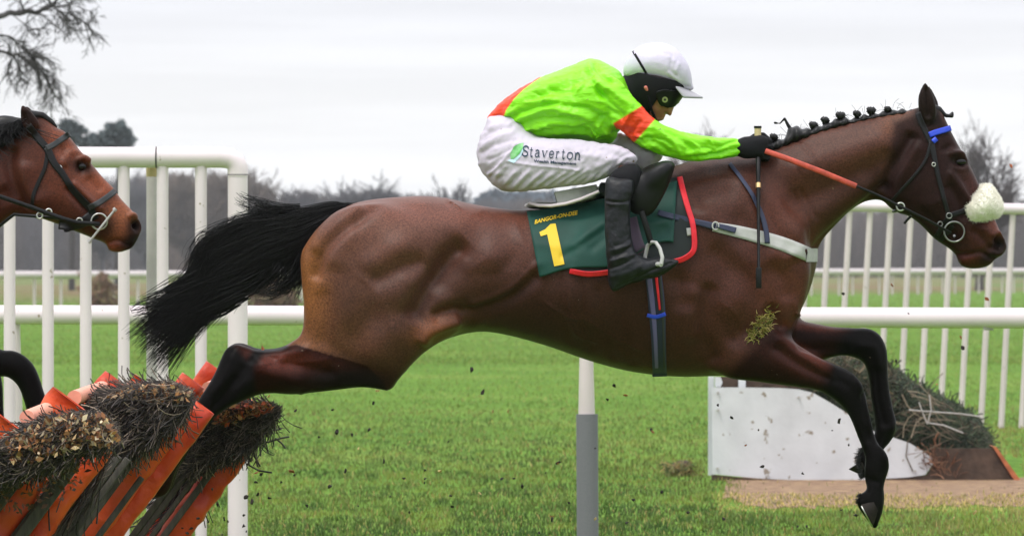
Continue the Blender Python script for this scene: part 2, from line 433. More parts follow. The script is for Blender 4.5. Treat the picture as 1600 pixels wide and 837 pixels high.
def relax(V, Q, it, lam=0.5):
    a = np.concatenate([Q[:, 0], Q[:, 1], Q[:, 2], Q[:, 3]]); b = np.concatenate([Q[:, 1], Q[:, 2], Q[:, 3], Q[:, 0]])
    n = len(V); deg = np.bincount(a, minlength=n) + np.bincount(b, minlength=n); deg = np.maximum(deg, 1)
    for _ in range(it):
        S = np.stack([np.bincount(a, V[b, i], n) + np.bincount(b, V[a, i], n) for i in range(3)], 1) / deg[:, None]
        V = V + lam * (S - V)
    return V
def normals(V, Q):
    d1 = V[Q[:, 2]] - V[Q[:, 0]]; d2 = V[Q[:, 3]] - V[Q[:, 1]]; fn = np.cross(d1, d2)
    N = np.stack([sum(np.bincount(Q[:, j], fn[:, i], len(V)) for j in range(4)) for i in range(3)], 1)
    return N / np.maximum(np.linalg.norm(N, axis=1), 1e-12)[:, None]
def sstep(a, b, x):
    t = np.clip((x - a) / (b - a), 0, 1); return t * t * (3 - 2 * t)
def strokes(V, Q, ss, side=None):
    """push the skin in or out along lines drawn on the flank; ss: (polyline px, sigma px, amplitude m)"""
    N = normals(V, Q); px, py = to_px(V); w = sstep(0.15, 0.65, np.abs(N[:, 1])); d = np.zeros(len(V))
    for s in ss:
        pl, sg, am = s[:3]
        pl = np.array(pl, float)
        if len(pl) > 2: pl = catmull(pl, 5, closed=False)
        m = (px > pl[:, 0].min() - 3 * sg) & (px < pl[:, 0].max() + 3 * sg) & (py > pl[:, 1].min() - 3 * sg) & (py < pl[:, 1].max() + 3 * sg)
        if side: m &= (V[:, 1] * side > -0.0)
        if not m.any(): continue
        X, Y = px[m], py[m]; q2 = np.full(len(X), 1e12); at = np.zeros(len(X)); s0 = 0.0
        for (ax, az), (bx, bz) in zip(pl[:-1], pl[1:]):
            ex, ez = bx - ax, bz - az; L = ex * ex + ez * ez + 1e-12; t = np.clip(((X - ax) * ex + (Y - az) * ez) / L, 0, 1)
            d2 = (X - ax - t * ex) ** 2 + (Y - az - t * ez) ** 2; b = d2 < q2; q2 = np.where(b, d2, q2); at = np.where(b, s0 + t * math.sqrt(L), at); s0 += math.sqrt(L)
        q = np.sqrt(q2); fade = 1.0
        if len(s) > 3:       # taper towards the ends
            fade = sstep(-0.15 * s[3], s[3], np.minimum(at, s0 - at))
        d[m] += am * np.exp(-0.5 * (q / sg) ** 2) * fade
    return V + N * (d * w)[:, None]
def vnoise(px, py, scale, seed=0):
    r = np.random.default_rng(seed); T = r.random((64, 64))
    x = px / scale; y = py / scale; i = np.floor(x).astype(int); j = np.floor(y).astype(int); u = x - i; v = y - j
    u = u * u * (3 - 2 * u); v = v * v * (3 - 2 * v); g = lambda a, b: T[a % 64, b % 64]
    return (g(i, j) * (1 - u) + g(i + 1, j) * u) * (1 - v) + (g(i, j + 1) * (1 - u) + g(i + 1, j + 1) * u) * v
def paint(px, py, base, spots):
    """coat markings: (cx, cy, rx, ry, angle deg, colour, weight, softness) ellipses or ('poly', pts, soft px, colour, weight)"""
    c = np.zeros((len(px), 3)) + np.array(base)
    for s in spots:
        if s[0] == 'poly':
            w = sstep(-s[2], s[2], poly_sd(np.array(s[1], float), px, py)) * s[4]; col = s[3]
        else:
            cx, cy, rx, ry, an, col, wt = s[:7]; a = R(an)
            x = (px - cx) * math.cos(a) + (py - cy) * math.sin(a); y = -(px - cx) * math.sin(a) + (py - cy) * math.cos(a)
            w = np.exp(-0.5 * ((x / rx) ** 2 + (y / ry) ** 2) ** 1.3) * wt
        c = c * (1 - w[:, None]) + np.array(col) * w[:, None]
    return c
def strands(paths, rad):
    """paths (n, k, 3), rad (n, k): thin three-sided hairs"""
    n, k, _ = paths.shape
    t = np.gradient(paths, axis=1); t /= np.maximum(np.linalg.norm(t, axis=2, keepdims=True), 1e-9)
    a = np.cross(t, np.array([0.13, 0.97, 0.2])); a /= np.maximum(np.linalg.norm(a, axis=2, keepdims=True), 1e-9); b = np.cross(t, a)
    V = np.stack([paths + rad[..., None] * (a * math.cos(q) + b * math.sin(q)) for q in (0, 2.094, 4.189)], 2)
    idx = np.arange(n * k * 3).reshape(n, k, 3); F = []
    for j in range(3):
        F.append(np.stack([idx[:, :-1, j], idx[:, :-1, (j + 1) % 3], idx[:, 1:, (j + 1) % 3], idx[:, 1:, j]], -1).reshape(-1, 4))
    return V.reshape(-1, 3), np.concatenate(F)
def join(parts):
    Vs, Fs, n = [], [], 0
    for V, F in parts: Vs.append(V); Fs.append(F + n); n += len(V)
    return np.concatenate(Vs), np.concatenate(Fs)

# ------------------------------------------------------------------ draping things over a skin
CAMP = Vector((0, -DC, HC))
class Skin:
    def __init__(s, V, Q): s.t = BVHTree.FromPolygons(V.tolist(), Q.tolist())
    def hit(s, px, py, ref=-0.2):
        d = (Vector(P(px, py, 0)) - CAMP).normalized()
        r = s.t.ray_cast(CAMP, d)
        if r[0] is None:
            r = s.t.find_nearest(Vector(P(px, py, ref))); p = Vector(P(px, py, r[0].y if r[0] is not None else ref)); return p, Vector((0, -1, 0))
        return r[0], r[1]
def drape_grid(skin, grid, off, sm=4, thick=0.006, ref=-0.2, cloth=0.0):
    """grid (a, b, 2) of photo px -> closed sheet lying on the near flank"""
    a, b, _ = grid.shape; Y = np.zeros((a, b))
    for i in range(a):
        for j in range(b): Y[i, j] = skin.hit(grid[i, j, 0], grid[i, j, 1], ref)[0].y
    for _ in range(sm):
        p = np.pad(Y, 1, mode='edge'); av = (p[2:, 1:-1] + p[:-2, 1:-1] + p[1:-1, 2:] + p[1:-1, :-2]) / 4; Y = np.minimum(Y, av)if cloth else (Y + av) / 2
    Y = Y - off
    V1 = np.array([[P(grid[i, j, 0], grid[i, j, 1], Y[i, j]) for j in range(b)] for i in range(a)]).reshape(-1, 3)
    V2 = V1 + np.array([0, thick, 0])
    idx = np.arange(a * b).reshape(a, b); n = a * b
    f = np.stack([idx[:-1, :-1], idx[1:, :-1], idx[1:, 1:], idx[:-1, 1:]], -1).reshape(-1, 4)
    bd = np.concatenate([idx[0, :], idx[1:, -1], idx[-1, -2::-1], idx[-2:0:-1, 0]]); bn = np.roll(bd, -1)
    side = np.stack([bd, bn, bn + n, bd + n], 1)
    return np.concatenate([V1, V2]), np.concatenate([f, (f + n)[:, ::-1], side])
def ribbon_grid(line, width, step=3.0, cross=5, smooth=True):
    q = catmull(line, 10, closed=False) if smooth and len(line) > 2 else np.array(line, float)
    s = np.concatenate([[0], np.cumsum(np.hypot(*np.diff(q, axis=0).T))]); n = max(3, int(s[-1] / step) + 1)
    t = np.linspace(0, s[-1], n); c = np.stack([np.interp(t, s, q[:, 0]), np.interp(t, s, q[:, 1])], 1)
    d = np.gradient(c, axis=0); d /= np.linalg.norm(d, axis=1, keepdims=True); nn = np.stack([-d[:, 1], d[:, 0]], 1)
    w = np.interp(t / s[-1], np.linspace(0, 1, len(width)), width) if isinstance(width, (list, tuple)) else np.full(n, float(width))
    return c[:, None] + nn[:, None] * (w[:, None] * np.linspace(-0.5, 0.5, cross))[..., None]
def mirror(V, F):
    W = V.copy(); W[:, 1] *= -1; return ('pair', (V, F), (W, F[:, ::-1]))
def strap(skin, line, width, off=0.004, thick=0.006, both=True, sm=3, ref=-0.1, smooth=True):
    V, F = drape_grid(skin, ribbon_grid(line, width, smooth=smooth), off, sm, thick, ref)
    return mirror(V, F) if both else (V, F)
def drape_poly(skin, polys, off, name, material, parent, thick=0.0015, ref=-0.2):
    """flat 2-D shapes (lists of convex-ish polygons in px) laid on a skin; used for print"""
    bm = bmesh.new()
    for poly in polys:
        bm.faces.new([bm.verts.new((x, y, 0)) for x, y in poly])
    bmesh.ops.triangulate(bm, faces=bm.faces[:])
    for _ in range(6):
        es = [e for e in bm.edges if e.calc_length() > 3.0]
        if not es: break
        bmesh.ops.subdivide_edges(bm, edges=es, cuts=1); bmesh.ops.triangulate(bm, faces=bm.faces[:])
    for v in bm.verts: v.co = Vector(P(v.co.x, v.co.y, skin.hit(v.co.x, v.co.y, ref)[0].y - off))
    me = bpy.data.meshes.new('mesh'); bm.to_mesh(me); bm.free()
    return link(name, me, material, parent)
# ================================================================== the setting
def D3(px, py, d): return ((px - 800) * d / (PPM * DC), d - DC, HC + (418.5 - py) * d / (PPM * DC))
def ground_mat():
    m = bpy.data.materials.new('turf_ground'); m.use_nodes = True; t = m.node_tree; b = t.nodes['Principled BSDF']; L = t.links.new
    co = t.nodes.new('ShaderNodeTexCoord')
    def noise(scale, sx=1, sy=1, det=4):
        mp = t.nodes.new('ShaderNodeMapping'); mp.inputs['Scale'].default_value = (sx, sy, 1); L(co.outputs['Object'], mp.inputs[0])
        n = t.nodes.new('ShaderNodeTexNoise'); n.inputs['Scale'].default_value = scale; n.inputs['Detail'].default_value = det; L(mp.outputs[0], n.inputs['Vector']); return n.outputs[0]
    def ramp(src, stops):
        r = t.nodes.new('ShaderNodeValToRGB'); e = r.color_ramp.elements
        e[0].position, e[0].color = stops[0][0], (*stops[0][1], 1); e[1].position, e[1].color = stops[-1][0], (*stops[-1][1], 1)
        for p_, c_ in stops[1:-1]: q = e.new(p_); q.color = (*c_, 1)
        L(src, r.inputs[0]); return r.outputs[0]
    c1 = ramp(noise(0.6, 0.6, 0.35, 5), [(0.32, (0.085, 0.18, 0.020)), (0.5, (0.105, 0.21, 0.024)), (0.66, (0.14, 0.225, 0.035))])
    c2 = ramp(noise(9, 1, 0.6, 5), [(0.35, (0.6, 0.6, 0.6)), (0.65, (1.3, 1.25, 1.2))])
    mu = t.nodes.new('ShaderNodeMix'); mu.data_type = 'RGBA'; mu.blend_type = 'MULTIPLY'; mu.inputs[0].default_value = 1
    L(c1, mu.inputs[6]); L(c2, mu.inputs[7])
    # rough olive and brown grass beyond the far rails
    far = ramp(noise(0.05, 1, 0.12, 4), [(0.40, (0.10, 0.15, 0.035)), (0.52, (0.14, 0.15, 0.05)), (0.62, (0.16, 0.11, 0.06))])
    sp = t.nodes.new('ShaderNodeSeparateXYZ'); L(co.outputs['Object'], sp.inputs[0])
    # rail line: y > 250 + 3.16*(x+19)
    a = t.nodes.new('ShaderNodeMath'); a.operation = 'MULTIPLY'; a.inputs[1].default_value = -3.0; L(sp.outputs[0], a.inputs[0])
    s = t.nodes.new('ShaderNodeMath'); s.operation = 'ADD'; L(a.outputs[0], s.inputs[0]); L(sp.outputs[1], s.inputs[1])
    mr = t.nodes.new('ShaderNodeMapRange'); mr.inputs[1].default_value = 330; mr.inputs[2].default_value = 345; L(s.outputs[0], mr.inputs[0])
    mx = t.nodes.new('ShaderNodeMix'); mx.data_type = 'RGBA'; L(mr.outputs[0], mx.inputs[0]); L(mu.outputs[2], mx.inputs[6]); L(far, mx.inputs[7])
    L(mx.outputs[2], b.inputs['Base Color']); b.inputs['Roughness'].default_value = 0.9; b.inputs['Specular IOR Level'].default_value = 0.1
    bu = t.nodes.new('ShaderNodeBump'); bu.inputs['Strength'].default_value = 0.8; bu.inputs['Distance'].default_value = 0.05
    L(noise(14, 1, 1, 4), bu.inputs['Height']); L(bu.outputs[0], b.inputs['Normal']); return m
mb = MB(); xs = [-2000, -600, -150, -40, 40, 150, 600, 2000]; ys_ = [-60, 0, 60, 200, 600, 2000, 3900]
vs = [(x, y, 0) for x in xs for y in ys_]; ny = len(ys_)
mb.add(vs, [(i * ny + j, (i + 1) * ny + j, (i + 1) * ny + j + 1, i * ny + j + 1) for i in range(len(xs) - 1) for j in range(ny - 1)])
tag(mb.build('ground', ground_mat()), kind='structure')

# bare earth at the foot of the brush fence
r = np.random.default_rng(71)
def sheet(name, pts, z, material, kind='structure'):
    me = bpy.data.meshes.new('mesh'); me.from_pydata([(x, y, z) for x, y in pts], [], [tuple(range(len(pts)))]); return tag(link(name, me, material), kind=kind)
upper = [(px, 47.6 + 0.3 * math.sin(px * 0.05)) for px in range(1150, 1800, 25)]
out = []
for px in range(1140, 1800, 14): out.append(((px - 800) * 45.4 / 11500, 45.4 - DC + r.uniform(-0.6, 0.4) + (1.8 if px < 1165 else 0)))
back = []
for px in range(1796, 1135, -14): back.append(((px - 800) * 51.6 / 11500, 51.6 - DC + r.uniform(-0.2, 0.3)))
m_dirt = mat('bare_earth', (0.15, 0.080, 0.048), rough=0.95, noise=(0.32, 0.21, 0.11), nscale=9.0, bump=0.8, bscale=40, bdist=0.03)
sheet('bare_ground', out + back, 0.004, m_dirt)

# grass blades
def grass(n, y0, y1, hgt, wid, seed):
    r = np.random.default_rng(seed); py = r.uniform(y0, y1, n); d = PPM * DC * HC / (py - 418.5); px = r.uniform(-300, 1900, n)
    x = (px - 800) * d / (PPM * DC) + r.normal(0, 0.02, n); y = d - DC
    # patches of colour
    f1 = vnoise(x + 300, y * 0.35 + 90, 1.1, 61); f2 = vnoise(x * 1 + 200, y * 0.5, 0.28, 62); f3 = vnoise(x + 500, y * 0.12 + 30, 3.0, 63); f4 = vnoise(x + 77, y * 0.5 + 9, 0.6, 64)
    lush = np.array((0.098, 0.178, 0.026)); lite = np.array((0.180, 0.250, 0.046)); dark = np.array((0.034, 0.075, 0.015)); straw = np.array((0.36, 0.27, 0.10)); brown = np.array((0.20, 0.11, 0.05))
    c = np.zeros((n, 3)) + lush; f5 = vnoise(x + 31, y * 0.3 + 12, 1.9, 66); f6 = vnoise(x + 11, y * 0.22 + 5, 0.24, 67); f7 = vnoise(x + 41, y * 0.22 + 8, 0.13, 68)
    olive = np.array((0.128, 0.160, 0.036))
    def mixin(c, col, w): w = np.clip(w, 0, 1)[:, None]; return c * (1 - w) + col * w
    nearw = sstep(85, 60, d)
    c = mixin(c, olive, 0.82 * nearw + 0.10)
    c = mixin(c, lite, 0.5 * sstep(0.4, 0.75, f1) + 0.25 * (d > 70)); c = mixin(c, dark, 0.8 * sstep(0.45, 0.75, f4) * nearw); c = mixin(c, np.array((0.30, 0.27, 0.085)), 0.95 * sstep(0.45, 0.75, f3) * nearw); c = mixin(c, np.array((0.20, 0.14, 0.06)), 0.7 * sstep(0.74, 0.84, f4 * 0.5 + f2 * 0.5) * nearw)
    band = np.exp(-0.5 * ((d - 74 - 1.5 * (f3 - 0.5)) / 1.6) ** 2); c = mixin(c, np.array((0.20, 0.20, 0.06)), band * 0.6 * sstep(0.3, 0.6, f1)); c = mixin(c, brown, band * 0.8 * sstep(0.72, 0.82, f2))
    c = mixin(c, np.array((0.05, 0.10, 0.018)), 0.6 * np.exp(-0.5 * ((d - 70) / 1.5) ** 2))
    c = mixin(c, np.array((0.30, 0.25, 0.085)), 0.8 * sstep(0.52, 0.8, f5) * sstep(70, 60, d)); c = mixin(c, np.array((0.050, 0.095, 0.018)), 0.65 * sstep(0.38, 0.15, f5) * nearw)
    c = mixin(c, lite * np.array((1.15, 1.0, 1.0)), 0.8 * sstep(0.55, 0.85, f6) * nearw); c = mixin(c, dark * 1.2, 0.75 * sstep(0.6, 0.9, f7) * nearw); c = mixin(c, np.array((0.30, 0.25, 0.09)), 0.6 * sstep(0.78, 0.92, f6 * 0.6 + f5 * 0.4) * nearw)
    st = r.random(n); c = np.where((st < 0.06)[:, None], straw, c); c = np.where((st > 0.985)[:, None], brown, c)
    pdirt = (px > 1150) & (d > 47.4 + 1.2 * (f1 - 0.5)) & (d < 51.4); edge = sstep(47.0, 48.2, d) * sstep(1140, 1175, px)
    yel = (px > 1120) & (d > 44.3) & (d < 48.2); yg = np.where((r.random(n) < 0.5)[:, None], np.array((0.56, 0.44, 0.16)), np.array((0.26, 0.26, 0.06))); c = np.where((yel & (r.random(n) < 0.88))[:, None], yg, c)
    keep = ~(pdirt & (r.random(n) < 0.35 + 0.63 * edge)); keep &= ~((px > 1105) & (d > 51.0) & (d < 57) & (px < 1600))
    c *= r.uniform(0.6, 1.4, (n, 1))
    h = hgt * r.uniform(0.45, 1.35, n) * (0.75 + 0.5 * f2); h = np.where(yel | pdirt, h * 0.8, h); yaw = r.uniform(0, 6.28, n); lean = r.uniform(0.1, 0.9, n) * h; la = r.uniform(0, 6.28, n); w = wid * r.uniform(0.6, 1.4, n)
    dx, dy = np.cos(yaw) * w / 2, np.sin(yaw) * w / 2; lx, ly = np.cos(la) * lean, np.sin(la) * lean
    z0 = np.full(n, -0.003)
    A = np.stack([x - dx, y - dy, z0], 1); B = np.stack([x + dx, y + dy, z0], 1); Cc = np.stack([x + lx * 0.35 + dx * 0.7, y + ly * 0.35 + dy * 0.7, h * 0.6], 1); Dd = np.stack([x + lx * 0.35 - dx * 0.7, y + ly * 0.35 - dy * 0.7, h * 0.6], 1); T = np.stack([x + lx, y + ly, h * 0.95], 1)
    k = keep; A, B, Cc, Dd, T, c = A[k], B[k], Cc[k], Dd[k], T[k], c[k]; m = len(A); V = np.stack([A, B, Cc, Dd, T], 1).reshape(-1, 3)
    i = np.arange(m)[:, None] * 5; F = np.concatenate([i + np.array([[0, 1, 2]]), i + np.array([[0, 2, 3]]), i + np.array([[3, 2, 4]])]); return V, F, np.repeat(c, 5, 0)
gs = [grass(230000, 560, 905, 0.031, 0.0065, 1), grass(90000, 490, 570, 0.04, 0.010, 2), grass(50000, 452, 495, 0.06, 0.02, 3)]
V = np.concatenate([g[0] for g in gs]); n0 = 0; Fs = []
for g_ in gs: Fs.append(g_[1] + n0); n0 += len(g_[0])
tag(link('grass', mesh_np(V, np.concatenate(Fs), smooth=False, col=np.concatenate([g[2] for g in gs])), M['grass']), kind='stuff')

# ------------------------------------------------------------------ rails
RAILFENCE = 'white plastic wing rail with upright balusters'
f1 = empty('wing_rail', (-3.5, 11, 0), 'tall white wing rail with thick balusters and rounded corner post, behind the orange hurdles', 'rail fence')
dd = 36.0
def rod(name, pts, rad, material, parent, n=14, squash=1.0): m = MB(); m.tube(pts, rad, n, squash=squash); return m.build(name, material, parent)
def cyl_down(px, top, d, rad, material, parent, name='baluster', lean=0.0):
    a = Vector(D3(px, top, d)); b = Vector((a.x + lean * a.z, a.y, 0)); return rod(name, [a, b], rad, material, parent)
cr_ = [D3(x, 246, dd) for x in (-420, -200, 0, 150, 300, 345)] + [D3(358, 247.5, dd), D3(367, 253, dd), D3(371.5, 262, dd), D3(371.5, 275, dd)]
rod('top_rail', cr_, 0.051, M['upvc'], f1, 20)
cyl_down(371.5, 268, dd, 0.0485, M['upvc'], f1, 'corner_post')
rod('joint', [D3(371.5, 272.3, dd), D3(371.5, 273.6, dd)], 0.0512, M['seam'], f1, 20)
rod('joint', [D3(243.2, 246, dd), D3(245.4, 246, dd)], 0.0525, M['seam'], f1, 20)
for x in (-347, -287, -226, -166, -106, -46, 15, 75, 134, 193.5, 254, 314): cyl_down(x, 255, dd, 0.0285, M['upvc'], f1)
cyl_down(237, 268, dd + 0.25, 0.026, M['greypost'], f1, 'support_post'); rod('post_cap', [D3(238, 262, dd + 0.1), D3(238, 276, dd + 0.1)], 0.031, M['capyel'], f1)

rr_ = empty('running_rail', (2, 14, 0), 'low white running rail on slim tapered posts passing behind the leading horse', 'rail fence')
def rl(px): return 40.2 + (37.4 - 40.2) * px / 1600
zr = 1.215
rod('rail', [((px - 800) * rl(px) / 11500, rl(px) - DC, zr) for px in (-900, 0, 800, 1600, 2400)], 0.0525, M['upvc'], rr_, 24)
for px in (50, 2050):
    a = Vector(((px - 800) * rl(px) / 11500, rl(px) - DC, zr)); rod('joint', [a, a + Vector((0.004, 0, 0))], 0.0537, M['seam'], rr_, 24)
for px in (22, 916, 1812, -870):
    x, y = (px - 800) * rl(px) / 11500, rl(px) - DC
    rod('post', [(x, y + 0.01, zr), (x, y, zr - 0.12), (x + 0.002, y, 0.72), (x + 0.002, y, 0.0)], [0.032, 0.034, 0.043, 0.046], M['upvc2'], rr_, 16)
    if px in (916, 1812): sl = rod('foam_sleeve', [(x + 0.004, y - 0.003, 0.705), (x + 0.008, y - 0.003, 0.0)], 0.057, M['foam'], rr_, 20); 
x, y = (1536 - 800) * rl(1536) / 11500, rl(1536) - DC
rod('clip', [(x, y - 0.03, zr - 0.052), (x + 0.05, y - 0.03, zr - 0.056)], 0.008, M['greypost'], rr_)

f2 = empty('wing_rail', (12, 42, 0), 'tall white wing rail with slightly leaning balusters beyond the brush fence', 'rail fence')
d2 = 67.6
tp = [(x, 321.5 + (x - 1320) * 0.019) for x in (1170, 1300, 1450, 1600, 1750, 1950)]
rod('top_rail', [D3(a, b, d2) for a, b in tp], 0.050, M['upvc'], f2, 18)
for i in range(-3, 22):
    x = 1256 + 31.9 * i
    if x < 1180: continue
    cyl_down(x + 8, 328, d2 + 0.02, 0.0275, M['upvc2'], f2, lean=-0.055)
cyl_down(1176, 322, d2, 0.05, M['upvc'], f2, 'end_post')

f3 = empty('course_rail', (0, 330, 0), 'long low white course rail crossing the far side of the green field', 'rail fence')
A = np.array([-19 - 0.35 * 49, 250 - 0.35 * 155]); B = np.array([-19 + 1.3 * 49, 250 + 1.3 * 155])
L_ = np.hypot(*(B - A)); 
rod('rail', [(A[0], A[1], 1.18), (B[0], B[1], 1.30)], [0.14, 0.20], M['upvc2'], f3, 10)
nn_ = 96
for i in range(nn_):
    p = A + (B - A) * (i + 0.5) / nn_; rod('post', [(p[0], p[1], 1.2), (p[0], p[1], 0.0)], 0.055, M['upvc2'], f3, 6)

# ------------------------------------------------------------------ bare trees
def grow(p, d, L, r, depth, out, rng_, spread=0.6, up=0.1, kids=(4, 6), k=6, minr=0.004, wig=0.18, ratio=0.62):
    pts = [np.array(p, float)]; d = np.array(d, float); d /= np.linalg.norm(d); dirs = [d]
    for i in range(k - 1):
        d = d + rng_.normal(0, wig, 3) + np.array([0, 0, up * 0.3]); d /= np.linalg.norm(d); pts.append(pts[-1] + d * L / (k - 1)); dirs.append(d)
    out.append((np.array(pts), r * np.linspace(1, 0.55, k)))
    if depth <= 0: return
    for _ in range(rng_.integers(*kids)):
        t = rng_.uniform(0.25, 1.0); i = min(int(t * (k - 1)), k - 2); f = t * (k - 1) - i
        q = pts[i] * (1 - f) + pts[i + 1] * f; nd = dirs[i] + rng_.normal(0, spread, 3) + np.array([0, 0, up]); 
        grow(q, nd, L * ratio * rng_.uniform(0.7, 1.2), max(minr, r * (1 - 0.45 * t) * 0.55), depth - 1, out, rng_, spread, up, kids, k, minr, wig, ratio)
def twigmesh(out, colour=None):
    ks = {}
    for a, b in out: ks.setdefault(len(a), []).append((a, b))
    return join([strands(np.array([a for a, _ in v]), np.array([b for _, b in v])) for v in ks.values()])
def bare_tree_meshes(seed, H, hw, rr):
    """a rounded winter crown: limbs reaching to points inside a dome, each breaking into twigs and twiglets"""
    g = np.random.default_rng(seed); th = H * g.uniform(0.14, 0.22); out = []; c = np.array([0, 0, H * 0.54]); rad = np.array([hw, hw, H * 0.44]); t = np.linspace(0, 1, 6)[:, None]
    lob = g.uniform(0, 6.28, 3)
    for _ in range(84):
        d = g.normal(0, 1, 3); d /= np.linalg.norm(d); d[2] = d[2] * 0.85 + 0.15; a = math.atan2(d[1], d[0])
        tgt = c + d * rad * (g.random() ** 0.28) * (0.86 + 0.10 * math.sin(3 * a + lob[0]) + 0.08 * math.sin(7 * d[2] + lob[1]))
        b = np.array([g.normal(0, 0.1), g.normal(0, 0.1), th * g.uniform(0.7, 1.1)]); mid = b * 0.45 + tgt * 0.55 + np.array([0, 0, H * g.uniform(-0.04, 0.06)]) + g.normal(0, 0.02 * H, 3)
        path = (1 - t) ** 2 * b + 2 * t * (1 - t) * mid + t ** 2 * tgt; out.append((path, np.linspace(0.10, rr, 6)))
        for _ in range(13):
            k = g.uniform(0.45, 1.0) * 5; i = min(int(k), 4); q = path[i] + (path[i + 1] - path[i]) * (k - i); dd_ = path[i + 1] - path[i]; dd_ = dd_ / np.linalg.norm(dd_) + g.normal(0, 0.6, 3); L = H * g.uniform(0.05, 0.13)
            e = q + dd_ / np.linalg.norm(dd_) * L + g.normal(0, 0.01 * H, 3); tw = q + (e - q) * t[::2] * np.ones(3); tw = np.array([q, (q + e) / 2 + g.normal(0, 0.006 * H, 3), e]); out.append((tw, np.array([rr, rr * 0.8, rr * 0.5])))
            for _ in range(4):
                q2 = q + (e - q) * g.uniform(0.2, 1.0); e2 = q2 + (dd_ / 1.2 + g.normal(0, 0.6, 3)) * L * 0.4; out.append((np.array([q2, (q2 + e2) / 2, e2]), np.array([rr * 0.7, rr * 0.6, rr * 0.4])))
    trunk = [(0, 0, -0.1), (0.05, 0, th * 0.5), (0, 0, th * 1.1)]
    V, F = twigmesh(out); return (trunk, th), (V, F)
def far_col(n, base, seed): return np.zeros((n, 3)) + np.array(base) 
def place_tree(px, d, top_py, half_w, seed, colour, label, group='bare trees on the skyline'):
    H = HC + (418.5 - top_py) * d / 11500; hw = half_w * d / 11500
    (trunk, th), (V, F) = bare_tree_meshes(seed, H, hw, 0.00008 * d + 0.004)
    x, y = (px - 800) * d / 11500, d - DC
    o = empty('bare_tree', (x, y, 0), label, 'tree', group)
    k = empty; m = MB(); m.tube([(a[0] + x, a[1] + y, a[2]) for a in trunk], [0.34, 0.26, 0.2], 8)
    mt = mat('bark_far', colour, rough=0.95); m.build('trunk', mt, o)
    link('crown', mesh_np(V + np.array([x, y, 0]), F), mt, o); return o
GB = (0.055, 0.052, 0.058); BR = (0.09, 0.066, 0.048)
trees_ = [(400, 1000, 258, 48, 1, BR, 'brown bare tree just beyond the corner post of the thick wing rail'),
          (468, 1000, 276, 44, 2, GB, 'grey bare tree above the raised root of the flowing black tail'),
          (546, 1050, 270, 54, 3, GB, 'broad grey bare tree standing over the highest point of the tail'),
          (594, 1050, 275, 36, 4, GB, 'narrow grey bare tree over the start of the rump'),
          (642, 1100, 298, 38, 5, GB, 'lowest bare tree crown peeping over the middle of the rump'),
          (704, 1000, 274, 40, 6, GB, 'lone pale bare tree between the rump and the seat of the jockey'),
          (1105, 700, 186, 78, 7, (0.15, 0.12, 0.12), 'faint bare crown showing just above the outstretched sleeve of the jockey'),
          (1530, 480, 200, 80, 8, (0.075, 0.06, 0.06), 'rounded bare tree rising beside the face of the leading horse'),
          (160, 950, 262, 44, 9, GB, 'grey bare tree seen through the rail at the muzzle of the bay horse'),
          (290, 980, 258, 50, 10, BR, 'brown bare tree seen between the two balusters beside the yellow capped post'),
          (225, 1000, 262, 40, 12, (0.09, 0.09, 0.10), 'bluish bare tree seen left of the yellow capped post'),
          (345, 1000, 256, 40, 13, BR, 'brown bare tree seen between corner post and last baluster')]
for a in trees_: place_tree(*a)

# the wood that closes the view
r = np.random.default_rng(81); n = 210000
px = np.where(r.random(n) < 0.6, r.uniform(-300, 1900, n), r.uniform(-2200, 3800, n)); topy = np.interp(px, [-500, 100, 240, 380, 420, 430, 445, 500, 600, 660, 740, 1000, 1230, 1400, 1600, 2100], [290, 285, 278, 278, 290, 316, 308, 314, 314, 318, 320, 330, 334, 332, 334, 330])
topy = topy + 16 * (vnoise(px, px * 0, 24, 82) - 0.3) + 8 * (vnoise(px, px * 0, 9, 83) - 0.5)
d = r.uniform(1080, 1230, n); zt = HC + (418.5 - topy) * d / 11500; z = zt * r.uniform(0, 1, n) ** 0.85 * 0.93; x = (px - 800) * d / 11500; y = d - DC
L = r.uniform(0.8, 2.6, n) * np.where(z < zt * 0.5, 1.4, 1); a = r.uniform(0, 6.28, n); tl = r.uniform(0.0, 0.8, n); dx = np.stack([np.cos(a) * tl, np.sin(a) * tl * 0.4, np.ones(n)], 1)
tt = np.linspace(0, 1, 3); P0 = np.stack([x, y, z], 1); pts = P0[:, None] + dx[:, None] * (L[:, None] * tt)[..., None]; pts[:, 1, 0] += r.normal(0, 0.08, n)
v, q = strands(pts, np.repeat([[0.07, 0.06, 0.045]], n, 0) * r.uniform(0.6, 1.4, (n, 1)))
wv = sstep(0.3, 0.7, vnoise(px, px * 0 + 3, 70, 84)); base = np.array((0.088, 0.080, 0.084)) * (1 - wv[:, None]) + np.array((0.105, 0.086, 0.078)) * wv[:, None]
br_ = (sstep(200, 290, px) * sstep(450, 400, px))[:, None]; base = base * (1 - br_) + np.array((0.135, 0.10, 0.075)) * br_
base = base * r.uniform(0.75, 1.25, (n, 1)); tag(link('distant_wood', mesh_np(v, q, smooth=False, col=np.repeat(base, 9, 0)), M['farbark']), kind='stuff')
